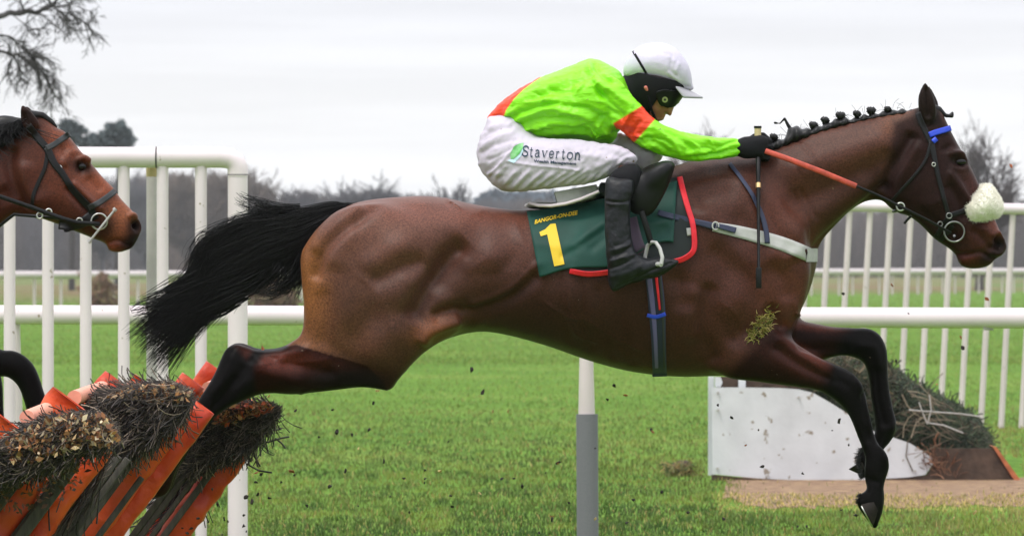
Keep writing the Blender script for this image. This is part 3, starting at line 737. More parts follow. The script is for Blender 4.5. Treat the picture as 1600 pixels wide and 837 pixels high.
# a darker evergreen plantation beyond it
n = 26000; px = r.uniform(735, 1010, n); topy = np.interp(px, [735, 742, 752, 770, 870, 900, 1010], [330, 312, 301, 294, 296, 292, 300]) + 5 * vnoise(px, px * 0, 5, 85)
d = r.uniform(1350, 1420, n); zt = HC + (418.5 - topy) * d / 11500; z = zt * r.uniform(0, 0.97, n); x = (px - 800) * d / 11500; y = d - DC; s = 0.5
tri = r.normal(0, s, (n, 3, 3)) + np.stack([x, y, z], 1)[:, None]; v = tri.reshape(-1, 3); f = np.arange(n * 3).reshape(-1, 3)
tag(link('evergreen_plantation', mesh_np(v, f, smooth=False, col=np.repeat(np.array((0.045, 0.072, 0.095)) * r.uniform(0.6, 1.3, (n, 1)), 3, 0)), M['farleaf']), kind='stuff')  # bluish foliage colour carries painted-in distance haze

# pines on the left
def pine(px, clumps, d, seed, label):
    r = np.random.default_rng(seed); x, y = (px - 800) * d / 11500, d - DC; o = empty('pine_tree', (x, y, 0), label, 'tree', 'pines above the wing rail')
    V = []; m = MB(); top = min(c[1] for c in clumps)
    for cx, cy, rx, ry in clumps:
        n = int(650 * rx * ry / 100); th = r.uniform(0, 6.28, n); ra = r.random(n) ** 0.45; lump = 1 + 0.25 * np.sin(th * 5 + cx); c = np.stack([(cx + np.cos(th) * rx * ra * lump - 800) * d / 11500, y + r.normal(0, rx * d / 11500 * 0.4, n), HC + (418.5 - cy - np.sin(th) * ry * ra * lump) * d / 11500], 1)
        V.append(c[:, None] + r.normal(0, 0.10, (n, 3, 3)))
        m.tube([(x, y, HC + (418.5 - cy - ry * 1.2) * d / 11500 * 0.9), ((cx - 800) * d / 11500, y, HC + (418.5 - cy) * d / 11500)], 0.07, 5)
    V = np.concatenate(V).reshape(-1, 3); m.tube([(x, y, 0), (x + 0.1, y, HC + (418.5 - top - 10) * d / 11500)], [0.22, 0.10], 8); m.build('trunk', M['bark'], o)
    link('crown', mesh_np(V, np.arange(len(V)).reshape(-1, 3), smooth=False, col=np.repeat(np.array((0.075, 0.10, 0.105)) * r.uniform(0.5, 1.4, (len(V) // 3, 1)), 3, 0)), M['farleaf'], o)  # crown colour lightened towards blue: haze put into the foliage colour
pine(112, [(106, 196, 13, 8), (120, 204, 14, 8), (100, 208, 12, 6), (115, 218, 18, 8), (135, 222, 14, 7)], 480, 1, 'dark pine with ragged crown right behind the forehead of the bay horse')
pine(183, [(183, 204, 19, 12), (170, 214, 16, 9), (195, 216, 15, 9), (150, 218, 14, 8), (186, 224, 22, 6), (165, 226, 20, 5)], 500, 2, 'dark pine with dense rounded crown over the top rail')

# overhanging tree, its trunk outside the picture
g = np.random.default_rng(91); dT = 85.0; out = []
ot = empty('overhanging_tree', D3(-330, 622, dT)[:2] + (0,), 'large bare tree reaching dark drooping branches across the upper left sky', 'tree')
def limb(pts, r0, r1, nk, Lk, depth=2, dn=-0.25):
    q = catmull([(a, b) for a, b in pts], 6, closed=False); W = np.array([D3(a, b, dT) for a, b in q]); W[:, 1] += g.normal(0, 0.01, len(W)).cumsum()
    out.append((W, np.linspace(r0, r1, len(W))))
    for _ in range(nk):
        i = g.integers(0, len(W) - 1); t = W[i + 1] - W[i]; t /= np.linalg.norm(t)
        grow(W[i], t * 0.8 + g.normal(0, 0.55, 3) + np.array([0.15, 0, dn]), Lk * g.uniform(0.5, 1.2), 0.009, depth, out, g, 0.42, dn * 0.5, (3, 5), 7, 0.0035, 0.16, 0.6)
limb([(-330, 120), (-200, 70), (-80, 45), (0, 27), (14, 21), (30, 22), (44, 18), (55, 20), (70, 13), (80, 9), (92, -4), (110, -25)], 0.05, 0.018, 22, 0.42)
limb([(40, 19), (34, 8), (30, -10)], 0.016, 0.012, 3, 0.3); limb([(80, 9), (76, 0), (74, -14)], 0.014, 0.011, 3, 0.3)
limb([(80, 9), (94, 18), (106, 21), (118, 27), (130, 34), (140, 44), (150, 56)], 0.011, 0.005, 16, 0.26, 2, -0.12)
limb([(92, 17), (102, 28), (109, 40), (111, 54)], 0.006, 0.004, 6, 0.2)
limb([(20, 24), (38, 38), (52, 46), (66, 45), (82, 48)], 0.007, 0.004, 6, 0.2)
limb([(-330, 160), (-160, 100), (-60, 78), (0, 81), (18, 87), (28, 86), (40, 95), (54, 100), (64, 112), (72, 122), (80, 136), (86, 150)], 0.026, 0.006, 40, 0.34, 2, -0.3)
limb([(-120, 60), (-40, 50), (0, 55), (20, 60), (30, 78), (40, 95)], 0.014, 0.009, 12, 0.24)
limb([(38, 76), (50, 85), (58, 98), (70, 108), (84, 124), (100, 138)], 0.008, 0.004, 22, 0.24, 2, -0.35)
limb([(20, 88), (14, 102), (10, 118)], 0.006, 0.004, 6, 0.2); limb([(27, 92), (30, 108), (34, 126)], 0.006, 0.004, 8, 0.2)
limb([(100, 0), (115, 8), (128, 14), (142, 18)], 0.005, 0.003, 6, 0.2)
limb([(-330, 60), (-200, -40), (-60, -90), (60, -120), (160, -130)], 0.05, 0.02, 16, 0.6); limb([(-330, 0), (-380, -120), (-340, -260)], 0.09, 0.04, 12, 0.8); limb([(-330, 150), (-450, 40), (-560, -20)], 0.05, 0.02, 12, 0.6)
link('branches', mesh_np(*twigmesh(out)), M['bark'], ot)
rod('trunk', [D3(-330, 625, dT), D3(-338, 500, dT), D3(-328, 300, dT), D3(-330, 120, dT), D3(-330, 0, dT)], [0.30, 0.24, 0.2, 0.15, 0.10], M['bark'], ot, 14)

# ------------------------------------------------------------------ the brush fence with its white board
dB = 51.0
bf = empty('brush_fence', D3(1300, 751, dB)[:2] + (0,), 'brush steeplechase fence with white side board, dark spruce filling and orange edge plank', 'brush fence')
def slab(name, pts, d, th, material, parent, smooth_n=0, z0=None):
    q = catmull(pts, 5) if smooth_n else np.array(pts, float); n = len(q); a = [D3(x, y, d) for x, y in q]; b = [(p[0], p[1] + th, p[2]) for p in a]
    m = MB(); m.add(a + b, [tuple(range(n)), tuple(range(2 * n - 1, n - 1, -1))] + [(i, (i + 1) % n, n + (i + 1) % n, n + i) for i in range(n)]); return m.build(name, material, parent)
slab('side_board', [(1112, 605), (1160, 605), (1222, 606), (1248, 608), (1270, 613), (1298, 629), (1322, 644), (1345, 662), (1370, 676), (1393, 682), (1422, 692), (1440, 703), (1455, 714), (1458, 724), (1446, 741), (1420, 745), (1384, 747), (1330, 750), (1270, 751), (1190, 747), (1113, 740)], dB, 0.03, M['board'], bf)
slab('lower_board', [(1112, 741), (1190, 748.5), (1270, 752.5), (1384, 749), (1448, 742), (1459, 724), (1452, 700), (1500, 700), (1554, 700), (1572, 730), (1586, 756), (1500, 757), (1300, 757), (1112, 751)], dB + 0.005, 0.04, M['oldwood'], bf)
slab('edge_plank', [(1551, 697), (1557, 698), (1598, 754), (1596, 759), (1590, 758)], dB - 0.02, 0.5, M['rustplank'], bf)
slab('back_frame', [(1120, 588), (1300, 588), (1300, 607), (1120, 607)], dB + 0.12, 0.05, M['oldwood'], bf)
slab('post', [(1107, 588), (1116, 588), (1116, 742), (1107, 742)], dB + 0.10, 0.09, M['board'], bf); slab('post', [(1154, 580), (1165, 580), (1165, 607), (1154, 607)], dB + 0.06, 0.05, M['board'], bf)
slab('corner_flap', [(1117, 588), (1126, 589), (1129, 597), (1126, 604), (1117, 604)], dB + 0.05, 0.02, M['board'], bf)
for x, y in ((1122, 613), (1121, 731), (1248, 620), (1122, 640), (1430, 735), (1200, 742)):
    m = MB(); c = D3(x, y, dB - 0.03); m.tube([c, (c[0], c[1] + 0.04, c[2])], 0.008, 8); m.build('bolt', M['greypost'], bf)
def brush(name, poly, d0, d1, n, dirs, Lpx, rad, cols, pcol, seed, parent, jit=0.5, k=5, mp=D3, curl=0.5):
    r = np.random.default_rng(seed); poly = np.array(poly, float); lo, hi = poly.min(0), poly.max(0); tips = []
    while len(tips) < n:
        c = r.uniform(lo, hi, (n, 2)); c = c[poly_sd(poly, c[:, 0], c[:, 1]) > 0]; tips += list(c)
    tips = np.array(tips[:n]); a = r.normal(dirs, jit, n); L = r.uniform(*Lpx, n); d = r.uniform(d0, d1, n); tt = np.linspace(-1, 0.15, k); cu = r.normal(0, curl, n)
    X = tips[:, 0, None] + np.cos(a[:, None] + cu[:, None] * tt) * L[:, None] * tt; Y = tips[:, 1, None] + np.sin(a[:, None] + cu[:, None] * tt) * L[:, None] * tt
    dd_ = d[:, None] + 0.04 * r.normal(0, 1, (n, 1)) * tt
    if mp is D3: Y = np.minimum(Y, 753)
    pts = np.stack(mp(X, Y, dd_), -1) if mp is D3 else np.stack([(X - 800) / PPM * (DC + dd_) / DC, dd_, HC + (418.5 - Y) / PPM * (DC + dd_) / DC], -1)
    v, q = strands(pts, rad * np.linspace(1, 0.4, k)[None] * r.uniform(0.6, 1.5, (n, 1))); cc = np.array(cols)[r.choice(len(cols), n, p=pcol)] * r.uniform(0.6, 1.4, (n, 1))
    return link(name, mesh_np(v, q, smooth=False, col=np.repeat(cc, k * 3, 0)), M['twig'], parent)
BP = [(1180, 592), (1240, 566), (1290, 558), (1325, 555), (1350, 562), (1400, 578), (1430, 598), (1462, 614), (1500, 634), (1530, 655), (1548, 682), (1553, 702), (1500, 706), (1455, 712), (1415, 692), (1350, 672), (1300, 640), (1230, 612)]
GRN = [(0.022, 0.036, 0.020), (0.05, 0.072, 0.034), (0.070, 0.052, 0.036), (0.17, 0.13, 0.08)]
brush('spruce_filling', BP, dB + 0.1, dB + 4.5, 26000, -0.6, (6, 20), 0.0042, GRN, [.46, .40, .12, .02], 1, bf, 1.1)
brush('spruce_filling', [(1230, 570), (1300, 556), (1340, 556), (1400, 580), (1400, 640), (1300, 630)], dB + 0.1, dB + 3, 3500, -0.6, (8, 26), 0.006, [(0.09, 0.075, 0.05), (0.16, 0.12, 0.07), (0.05, 0.06, 0.03)], [.4, .3, .3], 2, bf, 1.2)
brush('pale_stick', [(1400, 630), (1470, 620), (1530, 690), (1440, 690)], dB - 0.02, dB + 0.08, 34, 0.35, (30, 70), 0.0045, [(0.20, 0.16, 0.11), (0.12, 0.09, 0.06)], [.5, .5], 3, bf, 0.5)
brush('dead_fern', [(1440, 690), (1480, 700), (1500, 745), (1440, 740)], dB - 0.04, dB + 0.02, 70, 1.2, (8, 24), 0.004, [(0.16, 0.07, 0.04), (0.28, 0.14, 0.08)], [.6, .4], 4, bf, 0.9)
for ps in ([(1452, 616), (1455, 640), (1449, 662)], [(1449, 662), (1440, 640), (1436, 628)], [(1449, 660), (1475, 664), (1505, 676)], [(1420, 640), (1445, 642), (1500, 646), (1530, 650)]):
    rod('pale_branch', [D3(a, b, dB - 0.05) for a, b in ps], 0.0045, M['greypost'], bf, 6)
# a kicked-up divot lying on the turf beside it
tf = empty('divot', G(1062, 52.5), 'brown overturned divot lying in the grass left of the white board', 'divot')
v, q = surface([Caps([(D3(1055, 738, 52)[0], 27.2, 0.03, 0.05), (D3(1070, 738, 52)[0], 27.2, 0.04, 0.06)], 0.02, world=True)], 0.012, 1); v[:, 2] += 0.02 * vnoise(v[:, 0] * 900, v[:, 1] * 900, 20, 3); link('soil', mesh_np(v, q), M['oldwood'], tf)
brush('uprooted_blades', [(1040, 722), (1080, 718), (1085, 745), (1040, 745)], 51.9, 52.4, 300, -1.4, (6, 18), 0.004, [(0.16, 0.17, 0.04), (0.3, 0.2, 0.08), (0.05, 0.08, 0.02)], [.4, .3, .3], 5, tf, 0.8)

# rough dead growth by the far rail
for pts_, lab, sd_ in (([(146, 440), (156, 424), (168, 428), (174, 474), (146, 475)], 'reddish brown dead bush by the far rail under the muzzle of the bay horse', 41), ([(398, 440), (420, 432), (450, 436), (468, 474), (396, 474)], 'straw brown clump of rough growth by the far rail under the black tail', 42)):
    cx_ = np.mean([a for a, _ in pts_]); o = empty('dead_bush', G(cx_, 262), lab, 'bush')
    brush('stems', pts_, 262, 264, 700, -1.5, (10, 34), 0.035, [(0.16, 0.085, 0.055), (0.20, 0.15, 0.08), (0.10, 0.06, 0.04)], [.5, .3, .2], sd_, o, 0.35)

# ------------------------------------------------------------------ the hurdles
def upright(px, py, wpx, y, parent, material=None, name='padded_upright', zt=0.0, bulge=1.0, open_top=True, slope=0.74, depth=0.045):
    material = material or M['orange']; top = np.array(P(px, py, y)); r = np.random.default_rng(int(px * 7 + py)); q = (DC + y) / DC; w = wpx / PPM * q / 2
    bot = np.array([top[0] - slope * top[2], y, 0.0]); n, k = 34, 24; ax = (bot - top) / np.linalg.norm(bot - top); side = np.array([-ax[2], 0, ax[0]]); side /= np.linalg.norm(side); rings = []
    for i in range(n + 1):
        t = i / n; c = top * (1 - t) + bot * t; ww = w * (1 + 0.05 * math.sin(i * 0.9 + px) * bulge + 0.04 * r.normal() * bulge); dp = depth * (1 + 0.08 * r.normal())
        rings.append([c + side * math.copysign(abs(math.cos(a)) ** 0.6, math.cos(a)) * ww + np.array([0, 1, 0]) * math.copysign(abs(math.sin(a)) ** 0.6, math.sin(a)) * dp + ax * 0.012 * math.sin(a * 3 + i) * (i > 1) for a in np.linspace(0, 2 * math.pi, k, endpoint=False)])
    m = MB(); 
    if open_top:   # hollow mouth of the sleeve
        inr = [[v * 0.80 + (top + ax * dz) * 0.20 + ax * dz * 0.8 for v in rings[0]] for dz in (0.0, 0.06)]
        m.add([v for rg in (inr[1], inr[0], rings[0]) for v in rg], [(j * k + a, j * k + (a + 1) % k, (j + 1) * k + (a + 1) % k, (j + 1) * k + a) for j in range(2) for a in range(k)], 0, True); m.add(inr[1], [tuple(range(k))])
    else: m.add(rings[0], [tuple(range(k))])
    m.add([v for rg in rings for v in rg], [(j * k + a, j * k + (a + 1) % k, (j + 1) * k + (a + 1) % k, (j + 1) * k + a) for j in range(n) for a in range(k)], 0, True); m.add(rings[-1], [tuple(range(k))])
    me = m.mesh(); bm = bmesh.new(); bm.from_mesh(me); bmesh.ops.remove_doubles(bm, verts=bm.verts[:], dist=1e-5); bm.to_mesh(me); bm.free(); return link(name, me, material, parent)
def stake(px, py, wpx, y, parent, slope=0.74):
    top = Vector(P(px, py, y)); bot = Vector((top.x - slope * top.z, y, 0)); w = wpx / PPM; m = MB(); d = (bot - top); L = d.length; rot = d.to_track_quat('X', 'Y').to_matrix()
    m.box((top + bot) / 2, (L, w * 1.2, w), rot); me = bevel_mesh(m.mesh(), 0.004); return link('timber_stake', me, M['timber'], parent)
def rail_in(px, py, y0, y1, rad, parent, material): return rod('top_pad', [P(px, py, y0), P(px, py + 1, (y0 + y1) / 2), P(px, py, y1)], [rad, rad * 1.03, rad], material, parent, 16)
TW = [(0.022, 0.018, 0.017), (0.060, 0.045, 0.038), (0.13, 0.10, 0.078), (0.30, 0.23, 0.17)]
def leaves(poly, y0, y1, n, seed, parent, cols):
    r = np.random.default_rng(seed); poly = np.array(poly, float); lo, hi = poly.min(0), poly.max(0); pt = []
    while len(pt) < n: c = r.uniform(lo, hi, (n, 2)); pt += list(c[poly_sd(poly, c[:, 0], c[:, 1]) > 0])
    pt = np.array(pt[:n]); y = r.uniform(y0, y1, n); c = np.stack([(pt[:, 0] - 800) / PPM * (DC + y) / DC, y, HC + (418.5 - pt[:, 1]) / PPM * (DC + y) / DC], 1)
    u = r.normal(0, 1, (n, 3)); u /= np.linalg.norm(u, axis=1, keepdims=True); w = np.cross(u, r.normal(0, 1, (n, 3))); w /= np.linalg.norm(w, axis=1, keepdims=True); s = r.uniform(0.007, 0.016, (n, 1))
    nn = np.cross(u, w)
    V = np.stack([c - u * s, c + w * s * 0.55 + nn * s * 0.2, c + u * s, c - w * s * 0.55 + nn * s * 0.2], 1).reshape(-1, 3); F = np.arange(n * 4).reshape(-1, 4)
    cc = np.array(cols)[r.integers(0, len(cols), n)] * r.uniform(0.5, 1.4, (n, 1)); link('dead_leaves', mesh_np(V, F, smooth=False, col=np.repeat(cc, 4, 0)), M['leaf'], parent)
GRP = 'leaning brush hurdles'
h1 = empty('hurdle', P(60, 1100, -1.4), 'nearest orange padded hurdle, its brush full of dead brown leaves', 'hurdle', GRP)
upright(10, 655, 62, -1.75, h1); upright(108, 622, 62, -1.2, h1); upright(168, 690, 32, -1.38, h1, bulge=1.6); upright(60, 738, 52, -1.45, h1, bulge=1.8)
for a in ((118, 722, 15, -1.5), (92, 745, 10, -1.48), (36, 735, 15, -1.52), (10, 750, 12, -1.5), (186, 712, 10, -1.2), (200, 716, 9, -1.2), (145, 735, 12, -1.3)): stake(*a, h1)
rod('top_pad', [P(116, 621, -1.15), P(160, 606, -0.3)], 0.024, M['pink'], h1); rod('top_pad', [P(42, 652, -1.7), P(72, 640, -1.25)], 0.024, M['pink'], h1)
B1 = [(-60, 700), (-20, 690), (15, 680), (50, 660), (90, 648), (130, 642), (160, 642), (185, 664), (192, 690), (165, 702), (130, 706), (100, 730), (60, 738), (20, 745), (-60, 770)]
brush('brush', B1, -1.95, -1.55, 7000, -0.55, (12, 34), 0.0019, TW, [.38, .35, .20, .07], 11, h1, 0.45, mp=P, curl=0.4)
brush('brush', [(-60, 720), (100, 700), (185, 700), (140, 790), (60, 820), (-60, 860)], -1.40, -1.25, 420, -0.95, (40, 90), 0.0030, TW, [.6, .3, .1, 0], 12, h1, 0.25, mp=P, curl=0.2)
leaves([(10, 690), (50, 662), (100, 648), (160, 646), (188, 670), (185, 694), (120, 700), (60, 720), (20, 722)], -1.99, -1.9, 620, 13, h1, [(0.42, 0.20, 0.08), (0.30, 0.12, 0.05), (0.55, 0.38, 0.20), (0.14, 0.06, 0.03), (0.62, 0.50, 0.34)])
leaves([(0, 740), (60, 730), (150, 715), (130, 760), (60, 800), (0, 800)], -1.8, -1.6, 120, 14, h1, [(0.20, 0.08, 0.04), (0.10, 0.05, 0.03)])
h2 = empty('hurdle', P(200, 1100, -0.6), 'middle orange padded hurdle with dense fine dark brush and the longest orange upright', 'hurdle', GRP)
upright(182, 592, 44, -0.15, h2); upright(222, 592, 26, 0.1, h2, open_top=False); upright(320, 636, 37, -0.50, h2, bulge=0.6); upright(251, 668, 62, -0.57, h2, bulge=0.5, open_top=False, depth=0.055)
for a in ((238, 690, 9, -0.60), (160, 712, 13, -0.75), (205, 720, 12, -0.72), (178, 740, 9, -0.70), (222, 745, 8, -0.70)): stake(*a, h2)
rod('top_pad', [P(188, 611, -0.1), P(222, 601, 0.3)], 0.020, M['pink'], h2)
B2 = [(148, 650), (152, 622), (185, 606), (215, 600), (250, 597), (280, 600), (300, 608), (306, 626), (292, 648), (268, 668), (240, 690), (215, 705), (180, 720), (160, 690)]
brush('brush', B2, -1.0, -0.62, 9000, -0.6, (14, 44), 0.0017, TW, [.38, .35, .20, .07], 21, h2, 0.5, mp=P, curl=0.35)
brush('brush', [(160, 700), (220, 690), (190, 760), (130, 800), (120, 760)], -0.42, -0.36, 500, -0.9, (40, 90), 0.0028, TW, [.65, .3, .05, 0], 22, h2, 0.25, mp=P, curl=0.2)
leaves([(160, 620), (200, 604), (260, 598), (300, 612), (290, 630), (200, 625)], -1.02, -0.9, 260, 23, h2, [(0.42, 0.2, 0.08), (0.5, 0.35, 0.2), (0.15, 0.07, 0.04)])
h3 = empty('hurdle', P(330, 1100, 0.4), 'farthest orange padded hurdle, its twiggy brush sticking out right under the black hind leg', 'hurdle', GRP)
upright(302, 594, 44, 0.36, h3); upright(334, 572, 26, 0.95, h3); upright(398, 628, 56, 0.62, h3, bulge=1.4, open_top=False); upright(376, 694, 44, 0.46, h3, open_top=False)
for a in ((330, 688, 8, 0.40), (343, 694, 7, 0.40), (316, 690, 9, 0.4), (356, 702, 9, 0.40)): stake(*a, h3)
rod('top_pad', [P(325, 606, 0.5), P(362, 592, 1.0)], 0.022, M['pink'], h3)
B3 = [(312, 664), (330, 640), (360, 632), (395, 636), (425, 628), (440, 636), (436, 650), (425, 664), (405, 684), (385, 700), (352, 706), (325, 722), (300, 730), (305, 700)]
brush('brush', B3, 0.20, 0.36, 7600, -0.5, (14, 44), 0.0017, TW, [.38, .36, .20, .06], 31, h3, 0.5, mp=P, curl=0.35)
brush('brush', [(395, 650), (440, 636), (438, 676), (400, 692)], 0.3, 0.6, 60, -0.15, (40, 75), 0.0026, TW, [.7, .3, 0, 0], 32, h3, 0.45, mp=P)
brush('brush', [(300, 700), (350, 700), (310, 780), (260, 810)], 0.5, 0.6, 300, -0.9, (40, 90), 0.0028, TW, [.65, .3, .05, 0], 33, h3, 0.25, mp=P, curl=0.2)
leaves([(330, 650), (360, 632), (420, 628), (430, 640), (380, 655), (340, 668)], 0.16, 0.2, 260, 34, h3, [(0.42, 0.2, 0.08), (0.55, 0.3, 0.15), (0.6, 0.12, 0.05), (0.15, 0.07, 0.04)])
for ps in ([(395, 694), (420, 690), (440, 684), (452, 682)], [(430, 684), (440, 692), (446, 700)], [(385, 724), (405, 735), (425, 738)], [(400, 676), (425, 672), (440, 670)]):
    rod('twig', [P(a, b, 0.45) for a, b in ps], 0.0035, M['bark'], h3, 5)
# ================================================================== the leading horse
def quadrants(dx, dy, pts): return [(x + dx, y + dy) for x, y in pts]
TRUNK = [(478, 400), (484, 378), (500, 354), (520, 334), (545, 320), (580, 312), (620, 308), (665, 306), (700, 310), (740, 319), (785, 326), (830, 328), (880, 322),
         (930, 308), (980, 290), (1030, 270), (1075, 259), (1130, 251), (1175, 258), (1215, 292), (1248, 338), (1270, 388), (1266, 430), (1252, 480), (1242, 512),
         (1205, 560), (1150, 583), (1090, 588), (1040, 587), (980, 579), (920, 563), (860, 542), (800, 525), (752, 518), (705, 527), (660, 548), (620, 560), (570, 540), (520, 510), (490, 460)]
THIGH = [(470, 400), (479, 379), (500, 352), (530, 328), (570, 320), (620, 330), (680, 372), (715, 430), (722, 480), (712, 515), (682, 536), (660, 553), (640, 573), (622, 593), (607, 604),
         (590, 598), (560, 575), (520, 560), (480, 552), (458, 541), (468, 530), (474, 505), (474, 470), (471, 435)]
HINDLEG = [(607, 603), (590, 606), (560, 605), (525, 609), (490, 613), (455, 616), (428, 614), (405, 616), (385, 624), (362, 634), (340, 648), (318, 670), (300, 694), (288, 714), (276, 735), (262, 770),
           (236, 778), (214, 766), (228, 738), (244, 716), (247, 702), (262, 686), (285, 660), (306, 630), (322, 606), (336, 582), (346, 558), (354, 544), (368, 537), (384, 540), (400, 546), (425, 546), (450, 540),
           (475, 530), (520, 530), (570, 560)]
SHOULDER = [(1090, 300), (1140, 280), (1200, 300), (1245, 350), (1264, 410), (1258, 465), (1238, 508), (1225, 540), (1190, 572), (1140, 584), (1105, 560), (1085, 500), (1075, 430), (1075, 360)]
NEARFORE = [(1215, 516), (1251, 541), (1282, 559), (1305, 569), (1327, 579), (1341, 592), (1351, 612), (1357, 640), (1364, 670), (1372, 692), (1385, 708), (1390, 727), (1385, 745), (1381, 760), (1382, 775), (1380, 795), (1374, 814), (1367, 827),
            (1352, 808), (1339, 788), (1342, 773), (1354, 764), (1352, 752), (1350, 738), (1352, 718), (1348, 702), (1340, 682), (1328, 652), (1316, 635), (1298, 620), (1276, 609), (1237, 603), (1192, 597), (1140, 586), (1125, 550), (1150, 510), (1190, 500)]
FARFORE = [(1225, 500), (1262, 503), (1300, 510), (1335, 512), (1358, 513), (1374, 522), (1384, 540), (1387, 560), (1388, 590), (1391, 615), (1396, 640), (1401, 662), (1397, 680), (1388, 694), (1374, 708), (1358, 722), (1356, 742), (1343, 748), (1338, 728), (1341, 706), (1356, 694),
           (1366, 678), (1366, 655), (1361, 625), (1357, 592), (1350, 568), (1334, 558), (1314, 555), (1290, 561), (1260, 575), (1220, 570), (1200, 535)]
NECK = [(1060, 266), (1130, 251), (1180, 243), (1217, 229), (1259, 210), (1300, 198), (1345, 187), (1386, 179), (1420, 173), (1440, 176), (1462, 200), (1458, 250), (1430, 300), (1400, 322), (1385, 315), (1368, 312), (1350, 316),
        (1334, 325), (1317, 340), (1296, 362), (1280, 380), (1272, 392), (1268, 420), (1240, 470), (1180, 440), (1110, 370), (1070, 310)]
HEAD = [(1426, 173), (1450, 166), (1468, 170), (1478, 188), (1487, 207), (1500, 231), (1515, 257), (1526, 280), (1537, 305), (1547, 326), (1556, 346), (1563, 362), (1571, 376), (1573, 388), (1566, 399), (1555, 405), (1547, 414), (1532, 419),
        (1517, 420), (1503, 416), (1496, 407), (1493, 398), (1481, 387), (1460, 373), (1438, 351), (1420, 338), (1402, 332), (1386, 318), (1378, 295), (1384, 262), (1400, 228), (1414, 198)]
EAR = [(1446, 128), (1438, 140), (1434, 156), (1436, 176), (1444, 194), (1456, 192), (1463, 176), (1461, 156), (1454, 140)]
BLK = (0.0040, 0.0035, 0.0035)
COATBASE = (0.058, 0.0225, 0.0155)
